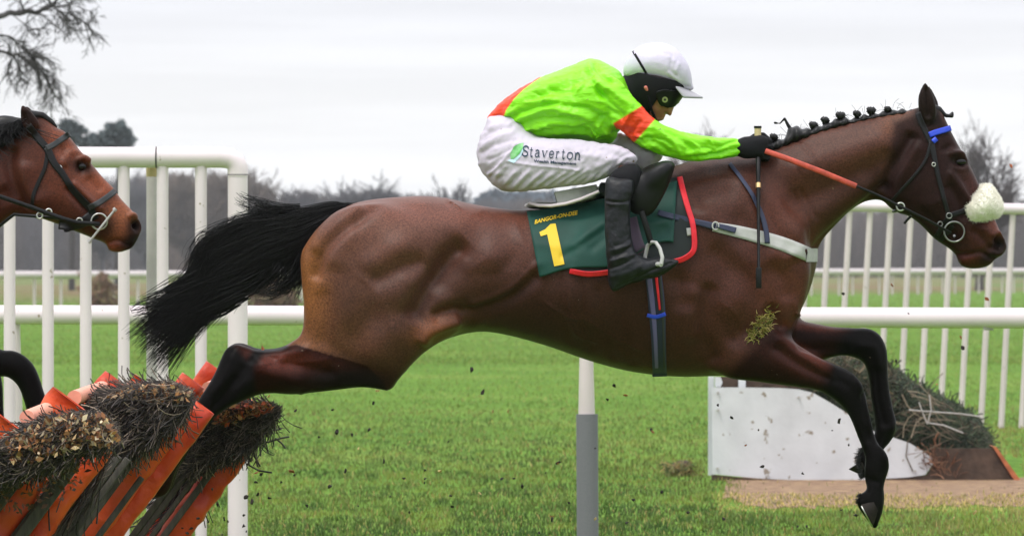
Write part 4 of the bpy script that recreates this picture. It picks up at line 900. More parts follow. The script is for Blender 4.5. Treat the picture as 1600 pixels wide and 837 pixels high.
horse_strokes = [
    # quarter
    ([(594, 315), (562, 340), (523, 373), (503, 400), (492, 440)], 7, -0.012), ([(575, 318), (545, 338), (508, 372), (490, 398)], 9, 0.007), ([(560, 350), (530, 385), (515, 425)], 14, 0.008),
    ([(730, 374), (718, 386), (700, 404), (678, 440), (655, 480), (640, 505)], 12, -0.026), ([(720, 400), (700, 430), (680, 462)], 16, -0.010), ([(745, 385), (765, 400), (770, 430)], 18, 0.010), ([(640, 410), (625, 450), (610, 490)], 20, 0.010), ([(742, 368), (700, 355), (640, 376), (590, 398)], 20, 0.008),
    ([(668, 402), (620, 425), (575, 442)], 10, -0.010), ([(648, 375), (600, 400), (560, 420)], 12, 0.006),
    ([(600, 480), (560, 520), (540, 545)], 16, -0.007), ([(640, 500), (600, 540), (590, 580)], 20, 0.010), ([(655, 540), (668, 520), (690, 508), (722, 497)], 7, 0.016), ([(672, 500), (700, 488), (740, 482)], 8, -0.014),
    ([(838, 414), (805, 446), (773, 464), (724, 480)], 4, 0.006), ([(842, 424), (810, 456), (775, 475), (728, 490)], 8, -0.010),
    ([(500, 450), (510, 500), (500, 545)], 9, -0.004),
    # barrel and ribs
    ([(860, 440), (900, 480), (950, 520)], 26, 0.008), ([(800, 380), (830, 370)], 26, 0.008), ([(780, 400), (810, 420)], 14, -0.006),
    ([(905, 440), (915, 500), (925, 540)], 5, -0.0035), ([(935, 455), (945, 510), (957, 555)], 5, -0.0035), ([(875, 435), (883, 490), (893, 530)], 5, -0.003), ([(965, 465), (975, 520), (990, 565)], 5, -0.003),
    # shoulder and arm
    ([(1050, 420), (1063, 450), (1072, 490)], 12, -0.009), ([(1110, 440), (1100, 485), (1098, 515), (1108, 550), (1118, 574)], 10, -0.011), ([(1080, 440), (1080, 490), (1085, 540)], 13, 0.010),
    ([(1092, 318), (1110, 350), (1150, 400), (1190, 430)], 15, 0.010), ([(1110, 380), (1145, 412), (1185, 432)], 13, -0.007), ([(1205, 405), (1226, 440), (1232, 475)], 11, -0.006),
    ([(1200, 380), (1215, 400), (1235, 420)], 14, 0.010), ([(1200, 474), (1213, 500), (1222, 520)], 7, -0.012), ([(1120, 500), (1150, 470), (1180, 460)], 20, 0.012), ([(1135, 540), (1160, 520), (1190, 515)], 10, -0.007),
    ([(1080, 320), (1120, 300), (1160, 290)], 14, -0.007), ([(1140, 335), (1165, 350), (1180, 385)], 12, -0.007), ([(1240, 380), (1250, 410)], 10, 0.008),
    # veins and skin folds
    ([(850, 470), (885, 492), (920, 500), (960, 528), (1005, 548)], 1.5, 0.0022), ([(885, 492), (900, 520), (930, 535)], 1.3, 0.0018), ([(1502, 285), (1508, 305), (1520, 322), (1530, 340)], 1.2, 0.0025), ([(1508, 305), (1500, 322)], 1.1, 0.002), ([(405, 572), (440, 562), (480, 566), (520, 560)], 1.5, 0.0024), ([(1125, 470), (1150, 492), (1165, 530)], 1.5, 0.002), ([(1236, 548), (1275, 572), (1305, 590)], 1.3, 0.0022),
    ([(1240, 300), (1262, 345), (1266, 380)], 2.5, -0.003), ([(1250, 296), (1274, 340)], 2.5, -0.003), ([(560, 430), (600, 470), (610, 520)], 1.6, 0.0016), ([(690, 545), (712, 530), (745, 524)], 2.2, 0.003),
    # forearm, gaskin
    ([(1220, 530), (1260, 556), (1300, 576)], 5, 0.006), ([(1215, 545), (1255, 573), (1290, 590)], 5, -0.008), ([(1300, 590), (1330, 605)], 6, -0.004), ([(1335, 600), (1348, 630), (1358, 665)], 5, 0.005),
    ([(440, 560), (480, 575), (530, 585)], 8, -0.009), ([(400, 556), (440, 556), (480, 545)], 5, 0.005), ([(395, 570), (430, 585), (480, 598)], 9, 0.008), ([(392, 562), (402, 556), (430, 560)], 4, -0.006),
    ([(362, 555), (350, 590), (330, 620)], 6, 0.004), ([(378, 575), (362, 605), (340, 630)], 5, -0.006), ([(1345, 540), (1366, 545), (1372, 570)], 5, 0.005), ([(1240, 545), (1290, 545), (1330, 545)], 6, -0.006),
    # neck
    ([(1395, 296), (1372, 300), (1340, 330), (1300, 365), (1268, 400)], 7, -0.011), ([(1380, 320), (1340, 340), (1300, 380)], 10, 0.008), ([(1400, 240), (1350, 270), (1290, 300), (1220, 320)], 12, -0.007),
    ([(1400, 215), (1340, 235), (1280, 255), (1220, 275)], 14, 0.008), ([(1370, 285), (1320, 310), (1260, 350), (1220, 380)], 16, 0.009), ([(1180, 300), (1210, 350), (1240, 400)], 9, -0.007),
    ([(1430, 205), (1412, 240), (1390, 275), (1382, 305)], 7, -0.015),
    # head
    ([(1440, 220), (1415, 250), (1400, 290), (1402, 320)], 9, 0.008), ([(1486, 272), (1505, 300), (1526, 332)], 4, 0.009), ([(1480, 285), (1498, 315), (1512, 345)], 6, -0.007), ([(1505, 275), (1525, 310)], 6, -0.005),
    ([(1488, 240), (1499, 241), (1510, 250)], 3.5, 0.013), ([(1490, 262), (1502, 265), (1510, 262)], 3, 0.006), ([(1497, 252), (1503, 254)], 5, -0.010), ([(1476, 225), (1484, 238)], 6, -0.008),
    ([(1494, 398), (1515, 398), (1532, 394), (1545, 402), (1552, 404)], 2.2, -0.008), ([(1560, 374), (1563, 380), (1557, 387)], 4.5, -0.020), ([(1551, 368), (1560, 365), (1569, 374)], 3, 0.010), ([(1550, 380), (1556, 394), (1563, 394)], 3, 0.007),
    ([(1535, 350), (1545, 370)], 6, 0.005), ([(1440, 330), (1470, 355), (1490, 370)], 5, -0.006), ([(1455, 300), (1470, 330)], 14, 0.005), ([(1500, 408), (1510, 410)], 6, 0.006),
    ([(1449, 140), (1450, 160), (1451, 180)], 3, -0.011),
    ([(1346, 618), (1351, 650), (1358, 688)], 2.6, -0.006), ([(1368, 578), (1372, 620), (1381, 662)], 2.6, -0.006), ([(1330, 590), (1342, 604)], 5, 0.006), ([(1376, 700), (1384, 716)], 4, 0.005), ([(1355, 748), (1372, 752)], 3, -0.005), ([(1350, 716), (1352, 730)], 3, 0.004), ([(1382, 672), (1392, 668)], 5, 0.004),
    ([(372, 545), (364, 556)], 5, 0.006), ([(390, 595), (372, 610)], 5, 0.005), ([(366, 590), (350, 612), (330, 640)], 2.5, -0.005), ([(1546, 385), (1540, 398)], 3, -0.005), ([(1524, 362), (1540, 376), (1548, 388)], 4, -0.005),
]
horse_spots = [
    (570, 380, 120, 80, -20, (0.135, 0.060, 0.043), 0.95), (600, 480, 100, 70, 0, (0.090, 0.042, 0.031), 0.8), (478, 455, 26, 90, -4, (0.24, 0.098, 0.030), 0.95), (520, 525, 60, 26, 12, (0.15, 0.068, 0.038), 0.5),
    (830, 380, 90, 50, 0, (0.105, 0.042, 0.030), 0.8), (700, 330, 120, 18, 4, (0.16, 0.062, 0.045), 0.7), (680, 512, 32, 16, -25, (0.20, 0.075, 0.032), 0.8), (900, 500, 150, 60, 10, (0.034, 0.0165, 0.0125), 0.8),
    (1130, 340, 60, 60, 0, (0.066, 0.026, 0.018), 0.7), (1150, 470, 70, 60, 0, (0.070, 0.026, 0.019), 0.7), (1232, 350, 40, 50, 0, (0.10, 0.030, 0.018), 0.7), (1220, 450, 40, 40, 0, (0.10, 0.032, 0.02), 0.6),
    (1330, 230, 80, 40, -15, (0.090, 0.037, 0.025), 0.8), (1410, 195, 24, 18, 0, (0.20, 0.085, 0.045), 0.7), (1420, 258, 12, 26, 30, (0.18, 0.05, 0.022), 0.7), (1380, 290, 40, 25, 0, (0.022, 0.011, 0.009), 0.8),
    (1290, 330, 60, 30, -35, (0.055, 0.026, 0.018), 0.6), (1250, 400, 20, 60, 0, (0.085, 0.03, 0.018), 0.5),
    ('poly', [(1395, 190), (1440, 170), (1480, 190), (1560, 340), (1500, 430), (1380, 330)], 10, (0.019, 0.0095, 0.0095), 0.94),
    (1520, 290, 10, 40, -28, (0.055, 0.022, 0.019), 0.8), (1556, 352, 13, 16, -20, (0.21, 0.050, 0.025), 0.95), (1530, 372, 20, 22, 0, (0.055, 0.018, 0.013), 0.8), (1512, 405, 14, 10, 20, (0.085, 0.022, 0.016), 0.8), (1500, 253, 13, 9, 20, (0.012, 0.008, 0.007), 0.9),
    (1562, 382, 11, 12, 0, (0.010, 0.008, 0.008), 1.0), (1545, 402, 16, 8, -25, (0.014, 0.010, 0.009), 0.9),
    ('poly', [(1430, 120), (1470, 120), (1470, 196), (1430, 196)], 5, (0.014, 0.010, 0.009), 0.95),
    # unclipped darker leg hair below the clip line
    ('poly', [(450, 541), (462, 538), (500, 549), (545, 562), (575, 572), (600, 598), (618, 640), (200, 820), (200, 560), (330, 500)], 1.3, (0.017, 0.0055, 0.004), 1.0),
    (445, 565, 42, 14, 8, (0.105, 0.020, 0.009), 0.95), (500, 572, 40, 10, 12, (0.05, 0.012, 0.006), 0.7), (545, 592, 75, 17, 4, (0.006, 0.0045, 0.004), 0.95),
    ('poly', [(385, 560), (400, 535), (440, 530), (452, 546), (412, 556), (398, 575), (400, 612), (340, 670), (180, 830), (150, 700), (330, 500)], 7, BLK, 1.0),
    ('poly', [(1208, 515), (1245, 505), (1300, 500), (1430, 500), (1430, 840), (1240, 840), (1120, 600), (1160, 560)], 12, (0.014, 0.0056, 0.0045), 0.95),
    (1265, 555, 36, 7, 33, (0.085, 0.019, 0.010), 0.9), (1275, 510, 40, 6, 5, (0.09, 0.019, 0.010), 0.9), (1245, 570, 40, 12, 25, (0.045, 0.014, 0.01), 0.8),
    ('poly', [(1290, 590), (1315, 520), (1345, 500), (1430, 500), (1430, 850), (1300, 850), (1280, 620)], 14, BLK, 1.0),
]
def horse_body(shift=(0, 0), yoff=0.0, head=None, ears=None, legs=True, h=0.0068, extra=(), strokes_=horse_strokes, spots=horse_spots):
    tr = lambda pts: [(x + shift[0], y + shift[1]) for x, y in pts]
    tx = lambda L: [(a + shift[0], b) for a, b in L]
    ps = [Inflate(tr(TRUNK), yoff, k=tx([(470, 0.8), (600, 1.0), (720, 0.98), (900, 1.02), (1060, 0.90), (1200, 0.72), (1270, 0.6)]), L=0.3, sm=0.03, res=0.012)]
    for s in (-1, 1):
        ps.append(Inflate(tr(THIGH), yoff + s * 0.125, k=0.62, L=0.22, sm=0.05, res=0.010))
        ps.append(Inflate(tr(SHOULDER), yoff + s * 0.105, k=0.52, L=0.2, sm=0.06, res=0.010))
    ps.append(Inflate(tr(NECK), yoff, k=tx([(1080, 0.80), (1180, 0.62), (1280, 0.58), (1440, 0.62)]), L=0.25, sm=0.05, res=0.010))
    ps.append(Inflate(tr(HEAD) if head is None else head, yoff, k=0.66 if head is None else 0.66, L=0.16, sm=0.02, res=0.007))
    E = EAR if ears is None else ears
    ps.append(Inflate(tr(E) if ears is None else E, yoff - 0.045, k=0.8, sm=0.012, res=0.004))
    ps.append(Inflate([(x + (5 if ears is None else -2), y + 5) for x, y in (tr(E) if ears is None else E)], yoff + 0.045, k=0.8, sm=0.012, res=0.004))
    if legs:
        for s, dx, dy in ((-1, 0, 0), (1, 3, -2)):
            ps.append(Inflate([(x + dx, y + dy) for x, y in tr(HINDLEG)], [(300 + shift[0], yoff + s * 0.10), (600 + shift[0], yoff + s * 0.13)], k=0.80, sm=0.035, res=0.0065))
        ps.append(Inflate(tr(NEARFORE), yoff - 0.115, k=0.82, sm=0.035, res=0.0065))
        ps.append(Inflate(tr(FARFORE), yoff + 0.10, k=0.82, sm=0.035, res=0.0065))
    ps += list(extra)
    V, Q = surface(ps, h, smooth=3)
    sh = [([(x + shift[0], y + shift[1]) for x, y in s[0]],) + tuple(s[1:]) for s in strokes_] if strokes_ is horse_strokes else strokes_
    sh = [(a[0], a[1], a[2] * 1.55, a[1] * 1.6) if a[1] > 5.5 else (a[0], a[1], a[2] * 1.5) for a in sh] if strokes_ is horse_strokes else sh
    V = strokes(V, Q, sh); V = relax(V, Q, 1, 0.4)
    if not shift[0]:
        px, py = to_px(V); S = relax(V, Q, 45); w = np.zeros(len(V))
        for x, y, r_ in ((1262, 269, 12), (745, 340, 10), (727, 330, 10)): w = np.maximum(w, np.exp(-0.5 * (((px - x) ** 2 + (py - y) ** 2) / r_ ** 2) ** 2))
        V = V + (S - V) * w[:, None]
    px, py = to_px(V)
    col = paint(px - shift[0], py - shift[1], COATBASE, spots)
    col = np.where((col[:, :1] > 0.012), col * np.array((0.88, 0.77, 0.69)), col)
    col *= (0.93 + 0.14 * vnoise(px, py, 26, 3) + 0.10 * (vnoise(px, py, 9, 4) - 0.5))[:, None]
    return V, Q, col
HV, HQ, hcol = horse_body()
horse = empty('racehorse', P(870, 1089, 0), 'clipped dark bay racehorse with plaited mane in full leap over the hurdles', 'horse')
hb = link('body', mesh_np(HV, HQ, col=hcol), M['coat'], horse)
HS = Skin(HV, HQ)

# hooves
def hoof(px, py, y, ang, sz, parent, shoe=True):
    """ang: direction of the toe, degrees below horizontal"""
    a = R(ang); d = np.array([math.cos(a), 0, -math.sin(a)]); n = np.array([math.sin(a), 0, math.cos(a)])   # toe direction, up direction
    c = np.array(P(px, py, y)); rings = []
    for t, rl, rw in ((0.0, 0.46, 0.44), (0.35, 0.52, 0.5), (0.8, 0.60, 0.56), (1.0, 0.62, 0.58)):
        rings.append([c - n * t * sz * 0.55 + d * (math.cos(q) * rl * sz * (1.15 if math.cos(q) > 0 else 0.8) + t * 0.18 * sz) + np.array([0, math.sin(q) * rw * sz, 0]) for q in np.linspace(0, 2 * math.pi, 20, endpoint=False)])
    m = MB(); vs = [v for r in rings for v in r]; k = 20
    m.add(vs, [(i * k + j, i * k + (j + 1) % k, (i + 1) * k + (j + 1) % k, (i + 1) * k + j) for i in range(3) for j in range(k)], 0, True)
    m.add(rings[0], [tuple(range(k))]); m.add(rings[3], [tuple(range(k))])
    o = m.build('hoof', M['hoof'], parent)
    if not shoe: return
    mm = MB(); pts = [c - n * (sz * 0.57) + d * (math.cos(q) * 0.6 * sz * (1.15 if math.cos(q) > 0 else 0.8) + 0.18 * sz) + np.array([0, math.sin(q) * 0.52 * sz, 0]) for q in np.linspace(-2.4, 2.4, 22)]
    mm.tube(pts, 0.0032, 6); mm.build('horseshoe', M['steel'], o)
hoof(1366, 786, -0.115, 62, 0.075, horse)
hoof(1350, 733, 0.10, 150, 0.050, horse, False)
hoof(240, 758, -0.10, 150, 0.072, horse)
hoof(243, 756, 0.10, 150, 0.072, horse)

# feather: coarse hair behind the fetlocks, pasterns and hock
def feather(pts, n, seed, ang, parent, lmin=0.008, lmax=0.028):
    r = np.random.default_rng(seed); t = np.linspace(0, 1, 5); P_ = []
    c = catmull(pts, 8, closed=False); i = r.integers(0, len(c), n)
    for (x, y), k in zip(c[i] + r.normal(0, 1.2, (n, 2)), range(n)):
        b = np.array(P(x, y, pts_y + r.normal(0, 0.013))); a = R(ang) + r.normal(0, 0.35); L = r.uniform(lmin, lmax); dy = r.normal(0, 0.25)
        P_.append(b + np.stack([np.cos(a + 0.5 * t) * L * t, dy * L * t, -np.sin(a + 0.5 * t) * L * t], 1))
    link('feather', mesh_np(*strands(np.array(P_), np.repeat([[0.0013, 0.0012, 0.001, 0.0008, 0.0004]], n, 0))), M['hair'], parent)
pts_y = -0.115
feather([(1347, 700), (1343, 712), (1345, 728), (1350, 744)], 160, 1, 118, horse, 0.006, 0.022); feather([(1343, 770), (1340, 782)], 60, 2, 100, horse, 0.006, 0.016); feather([(1352, 600), (1340, 640)], 60, 3, 100, horse, 0.004, 0.01)
pts_y = 0.10
feather([(1366, 680), (1352, 696), (1342, 712), (1340, 730)], 130, 4, 150, horse, 0.006, 0.018)
# eyes
def eyeball(px, py, y, r, parent, name='eye'):
    m = bmesh.new(); bmesh.ops.create_uvsphere(m, u_segments=20, v_segments=12, radius=r)
    for v in m.verts: v.co = Vector((v.co.x * 1.15, v.co.y * 0.7, v.co.z * 0.85)) + Vector(P(px, py, y))
    me = bpy.data.meshes.new('mesh'); m.to_mesh(me); m.free()
    me.polygons.foreach_set('use_smooth', [True] * len(me.polygons)); return link(name, me, M['eye'], parent)
ey = HS.hit(1500, 254)[0].y
eyeball(1500, 253, ey + 0.006, 0.019, horse); eyeball(1500, 253, -ey - 0.006, 0.019, horse)

# tail
def flow_hairs(n, line, wid, seed, dep=0.05, k=22, end=(0.55, 1.03), tmax=1.0, curl=6.0, rad=0.0012, y0=0.0, start=(0.0, 0.25), jit=3.0):
    r = np.random.default_rng(seed); L = catmull(line, 14, closed=False)
    s = np.concatenate([[0], np.cumsum(np.hypot(*np.diff(L, axis=0).T))]); s /= s[-1]
    dL = np.gradient(L, axis=0); dL /= np.linalg.norm(dL, axis=1, keepdims=True); nL = np.stack([-dL[:, 1], dL[:, 0]], 1)
    t = (r.random(n) * 2 - 1) * tmax; a = r.uniform(*start, n); b = r.uniform(*end, n) * (1 - 0.10 * np.abs(t) ** 2)
    u = a[:, None] + (b - a)[:, None] * np.linspace(0, 1, k)
    cx = np.interp(u, s, L[:, 0]); cy = np.interp(u, s, L[:, 1]); nx = np.interp(u, s, nL[:, 0]); ny = np.interp(u, s, nL[:, 1])
    over = np.maximum(u - 1, 0); cx += over * (L[-1, 0] - L[-3, 0]) * 8; cy += over * (L[-1, 1] - L[-3, 1]) * 8
    w = np.interp(u, np.linspace(0, 1, len(wid)), wid)
    ph = r.random((n, 1)) * 6.28; clump = np.sin(t * 21)[:, None]
    off = t[:, None] * w + np.sin(u * 9 + ph) * curl * u * 0.5 + clump * 3 * u + (r.standard_normal((n, 1)) * jit) * u
    x = cx + nx * off; y = cy + ny * off
    dy = y0 + dep * np.sqrt(np.clip(1 - t ** 2, 0.05, 1))[:, None] * (r.random((n, 1)) * 2 - 1) * np.interp(u, [0, 0.3, 1], [0.5, 1.0, 0.8]) + 0.01 * np.sin(u * 6 + ph * 2)
    pts = np.stack(P(x, y, dy), -1)
    pts = np.stack([(x - 800) / PPM * (DC + dy) / DC, dy, HC + (418.5 - y) / PPM * (DC + dy) / DC], -1)
    rr = rad * np.linspace(1, 0.35, k)[None] * r.uniform(0.7, 1.3, (n, 1))
    return strands(pts, rr)
def lock_hairs(n, up, lo, seed, dep=0.05, k=24, end=(0.6, 1.0), curl=8, rad=0.0012, start=(0.0, 0.3), jit=4, lean=0.0, tr=(0, 1)):
    """hairs running between an upper and a lower guide line"""
    r = np.random.default_rng(seed); g = []
    for ln in (up, lo):
        c = catmull(ln, 12, closed=False); s = np.concatenate([[0], np.cumsum(np.hypot(*np.diff(c, axis=0).T))]); g.append((c, s / s[-1]))
    t = r.uniform(*tr, (n, 1)); a = r.uniform(*start, n); b = r.uniform(*end, n); u = a[:, None] + (b - a)[:, None] * np.linspace(0, 1, k)
    U = [np.interp(u, g[0][1], g[0][0][:, i]) for i in (0, 1)]; L = [np.interp(u, g[1][1], g[1][0][:, i]) for i in (0, 1)]
    tt = t + lean * u; x = U[0] * (1 - tt) + L[0] * tt; y = U[1] * (1 - tt) + L[1] * tt
    ph = r.random((n, 1)) * 6.28; cl = np.round(t * 14) / 14 * 40
    w = np.linspace(0, 1, k)[None]; x = x + np.sin(u * 8 + cl) * curl * w * 0.5 + r.normal(0, jit, (n, 1)) * w; y = y + np.cos(u * 7 + cl * 1.7) * curl * w * 0.5 + r.normal(0, jit, (n, 1)) * w
    m = np.sin(np.clip(t, 0, 1) * np.pi) ** 0.5; dy = dep * (0.25 + 0.75 * m) * (r.random((n, 1)) * 2 - 1) * np.interp(u, [0, 0.2, 1], [0.6, 1, 0.7]) + 0.008 * np.sin(u * 6 + ph)
    return strands(np.stack([(x - 800) / PPM * (DC + dy) / DC, dy, HC + (418.5 - y) / PPM * (DC + dy) / DC], -1), rad * np.linspace(1, 0.4, k)[None] * r.uniform(0.7, 1.3, (n, 1)))
TUP = [(559, 317), (516, 315), (460, 329), (421, 334), (374, 352), (330, 371), (312, 392), (306, 420), (280, 450), (240, 488), (206, 514)]
TLO = [(505, 350), (488, 375), (470, 398), (440, 414), (405, 434), (380, 452), (352, 476), (316, 503), (290, 532), (266, 560), (250, 582)]
TAILC = [(556, 334), (500, 346), (450, 362), (400, 382), (362, 412), (330, 452), (296, 495), (266, 535), (244, 572)]
TAILW = [12, 28, 41, 48, 50, 45, 35, 22, 8]
core = Inflate([(566, 316), (540, 314), (500, 317), (450, 336), (400, 354), (356, 380), (335, 400), (328, 420), (322, 445), (304, 470), (292, 488), (284, 500), (288, 506), (298, 500), (310, 492), (340, 470), (378, 438), (418, 414), (450, 398), (474, 378), (500, 352), (530, 332)], 0.0, k=0.45, L=0.08, sm=0.02, res=0.008)
tv, tq = surface([core], 0.009, 2)
px_, py_ = to_px(tv); tv[:, 1] += 0.012 * np.sin((px_ * 0.5 + py_ * 0.9) * 0.22) * np.sign(tv[:, 1])
parts_ = [(tv, tq), lock_hairs(3400, TUP, TLO, 1, dep=0.06, end=(0.52, 1.03), jit=8, curl=11), lock_hairs(500, TUP, TLO, 22, curl=15, jit=9, end=(0.5, 0.95), rad=0.0015), lock_hairs(160, TUP, TLO, 23, curl=20, jit=16, end=(0.4, 0.9), rad=0.0013),
          flow_hairs(260, [(500, 330), (440, 345), (380, 352), (345, 372), (318, 400)], [10, 14, 18, 16, 12], 2, end=(0.8, 1.2), curl=10),
          flow_hairs(280, [(430, 400), (360, 430), (310, 448), (250, 470), (205, 486)], [30, 34, 30, 20, 12], 3, end=(0.6, 1.04), curl=10, rad=0.0022),
          flow_hairs(220, [(400, 440), (330, 470), (270, 500), (225, 520)], [20, 26, 20, 12], 4, end=(0.6, 1.1), curl=8, rad=0.0021),
          flow_hairs(260, [(478, 372), (474, 400), (455, 430), (430, 452), (398, 462)], [14, 18, 18, 12, 8], 5, end=(0.5, 1.05), curl=9, rad=0.0017),
          flow_hairs(90, [(480, 375), (474, 410), (466, 440), (458, 468)], [6, 10, 10, 6], 6, end=(0.5, 1.1), curl=7, rad=0.0014),
          flow_hairs(90, [(440, 400), (420, 430), (395, 450), (372, 452)], [10, 12, 10, 6], 8, end=(0.6, 1.1), curl=7, rad=0.0016),
          flow_hairs(12, [(340, 375), (318, 366), (305, 380), (299, 400)], [5, 8, 8, 5], 9, end=(0.8, 1.1), curl=4, rad=0.0009),
          flow_hairs(160, [(470, 322), (430, 325), (390, 318), (365, 305)], [4, 8, 12, 8], 12, end=(0.5, 1.0), curl=6, rad=0.0014)]
link('tail', mesh_np(*join(parts_)), M['hair'], horse)

# plaited mane: a tight ridge of braids along the crest, each with its sewn knob
crest = [(1195, 238), (1217, 228), (1259, 209), (1300, 197), (1345, 187), (1386, 179), (1424, 174)]
man = [Inflate([(1150, 252), (1190, 236), (1206, 222), (1228, 214), (1234, 198), (1250, 199), (1262, 202), (1275, 198), (1289, 194), (1302, 188), (1319, 184), (1332, 186), (1349, 180), (1362, 179), (1379, 175), (1392, 174), (1405, 171), (1429, 173), (1424, 180), (1386, 185), (1345, 193), (1300, 205), (1259, 220), (1217, 236), (1190, 246)],
               0.0, k=1.7, sm=0.01, res=0.004, corner=False)]
mv, mq = surface(man, 0.0045, 1)
px_, py_ = to_px(mv); mv += normals(mv, mq) * (0.0035 * np.sin(px_ * 0.42))[:, None]
mane = link('mane', mesh_np(mv, mq), M['hair'], horse)
for x, y, r_ in ((1209, 214, 6.5), (1271, 196, 7.5), (1289, 188, 7.0), (1313, 181, 8), (1339, 178, 6.5), (1361, 173, 7.5), (1387, 171, 6)):
    a = P(x, y, -0.004); rr = r_ / PPM
    v, q = surface([Caps([(x - 2, y - 1, -0.004, rr * 0.72), (x + 2, y, -0.004, rr * 0.8)], 0.004), Caps([(x - 1, y + 2, -0.004, rr * 0.6), (x + 1, y + r_ + 6, 0, rr * 0.35)], 0.004)], 0.0032, 1)
    v = v + normals(v, q) * (0.0022 * np.sin(v[:, 0] * 700) * np.cos(v[:, 2] * 600))[:, None]
    link('plait', mesh_np(v, q), M['hair'], horse)
v, q = surface([Caps([(1240, 210, 0, 0.008), (1231, 195, 0, 0.006), (1226, 185, 0, 0.004), (1219, 193, 0, 0.003)], 0.005), Caps([(1217, 193, 0, 0.002), (1211, 192, 0, 0.005)], 0.003)], 0.003, 1)
link('plait', mesh_np(v, q), M['hair'], horse)
fl = [Caps([(1446, 168, 0, 0.022), (1466, 172, 0, 0.014), (1478, 181, 0, 0.006)], 0.01), Caps([(1478, 181, 0, 0.005), (1487, 181, -0.002, 0.008), (1488, 177, 0, 0.006)], 0.005)]
v, q = surface(fl, 0.004, 1); link('forelock', mesh_np(v, q), M['hair'], horse)
r = np.random.default_rng(11); n = 34
bx = r.uniform(1205, 1425, n); by = np.interp(bx, [c[0] for c in crest], [c[1] for c in crest]) - 5
t = np.linspace(0, 1, 8); an = r.uniform(-2.6, -1.0, n); ln = r.uniform(8, 24, n); cu = r.uniform(-0.9, 0.9, n)
xx = bx[:, None] + np.cos(an[:, None] + cu[:, None] * t) * ln[:, None] * t; yy = by[:, None] + np.sin(an[:, None] + cu[:, None] * t) * ln[:, None] * t
yd = np.zeros_like(xx) + r.uniform(-0.01, 0.01, n)[:, None]
pts = np.stack([(xx - 800) / PPM, yd, HC + (418.5 - yy) / PPM], -1)
link('flyaway_hair', mesh_np(*strands(pts, np.full((n, 8), 0.0006))), M['hair'], mane)

# ================================================================== tack on the leading horse
def piece(name, VF, material, parent):
    if VF[0] is not None and isinstance(VF[0], str):
        return [link(name, mesh_np(*q), material, parent) for q in VF[1:]]
    return link(name, mesh_np(*VF), material, parent)
bridle = empty('bridle', P(1455, 215, 0), 'black leather bridle with blue browband on the leading horse', 'bridle')
piece('headpiece', strap(HS, [(1434, 176), (1440, 192), (1450, 212), (1455, 222)], 9, sm=2), M['leather'], bridle)
piece('browband', strap(HS, [(1452, 211), (1462, 207), (1476, 203), (1486, 200)], 9, off=0.008), M['blue'], bridle)
piece('rosette', strap(HS, [(1458, 216), (1463, 222)], 8, off=0.010), M['blue'], bridle)
piece('cheekpiece', strap(HS, [(1455, 218), (1460, 245), (1466, 275), (1475, 310), (1483, 338), (1489, 352)], [9, 8, 7, 7, 7, 7], off=0.006), M['leather'], bridle)
piece('throatlash', strap(HS, [(1454, 222), (1446, 250), (1428, 275), (1408, 297), (1392, 315)], 4.5, off=0.006), M['leather'], bridle)
piece('noseband', strap(HS, [(1482, 338), (1498, 332), (1516, 326), (1530, 318)], 8), M['leather'], bridle)
piece('chin_strap', strap(HS, [(1482, 340), (1472, 355), (1462, 372)], 8), M['leather'], bridle)
piece('curb_strap', strap(HS, [(1489, 352), (1478, 366), (1468, 377)], 7), M['leather'], bridle)
def ring3(name, px, py, y, r, th, material, parent, squash=1.0, tilt=0):
    m = MB(); c = np.array(P(px, py, y))
    m.tube([c + np.array([math.cos(a) * r * squash, math.sin(a * 1) * tilt, math.sin(a) * r]) for a in np.linspace(0, 2 * math.pi, 28, endpoint=False)], th, 8, closed=True)
    return m.build(name, material, parent)
by_ = HS.hit(1491, 362)[0].y
for s in (-1, 1):
    ring3('bit_ring', 1491, 362, s * (abs(by_) + 0.018), 0.034, 0.0032, M['darksteel'], bridle)
    ring3('buckle', 1483, 337, s * (abs(HS.hit(1483, 337)[0].y) + 0.010), 0.009, 0.0022, M['darksteel'], bridle)
    ring3('buckle', 1469, 350, s * (abs(HS.hit(1469, 350)[0].y) + 0.010), 0.008, 0.0022, M['darksteel'], bridle)
    ring3('buckle', 1459, 257, s * (abs(HS.hit(1459, 257)[0].y) + 0.010), 0.006, 0.0018, M['steel'], bridle)
mb = MB(); mb.tube([P(1491, 368, -abs(by_) - 0.01), P(1491, 372, 0), P(1491, 368, abs(by_) + 0.01)], 0.0045, 8); mb.build('bit', M['darksteel'], bridle)
mb = MB(); mb.box(P(1484, 362, by_ - 0.02), (0.006, 0.012, 0.04), m=0); 
# sheepskin noseband roll
fz = [Inflate([(1533, 289), (1546, 288), (1554, 298), (1562, 311), (1567, 325), (1561, 337), (1543, 345), (1517, 351), (1510, 345), (1506, 334), (1502, 325), (1509, 314), (1522, 302)], 0.0, k=2.7, L=0.08, sm=0.01, res=0.005, corner=True)]
v, q = surface(fz, 0.0045, 2); nn = normals(v, q); px_, py_ = to_px(v)
v = v + nn * (0.003 * (vnoise(px_, py_ + v[:, 1] * 400, 6, 5) - 0.5))[:, None]
roll = link('sheepskin_roll', mesh_np(v, q), M['fleece'], bridle); roll['label'] = 'fluffy cream sheepskin roll'
r = np.random.default_rng(5); ii = r.integers(0, len(v), 9000); d = nn[ii] + r.normal(0, 0.55, (len(ii), 3)); d /= np.linalg.norm(d, axis=1, keepdims=True)
pts = v[ii][:, None] + d[:, None] * (np.linspace(-0.002, 1, 4)[None, :, None] * r.uniform(0.004, 0.012, (len(ii), 1, 1)))
link('fleece_pile', mesh_np(*strands(pts, np.repeat([[0.0007, 0.0006, 0.0004, 0.0002]], len(ii), 0))), M['fleece'], roll)

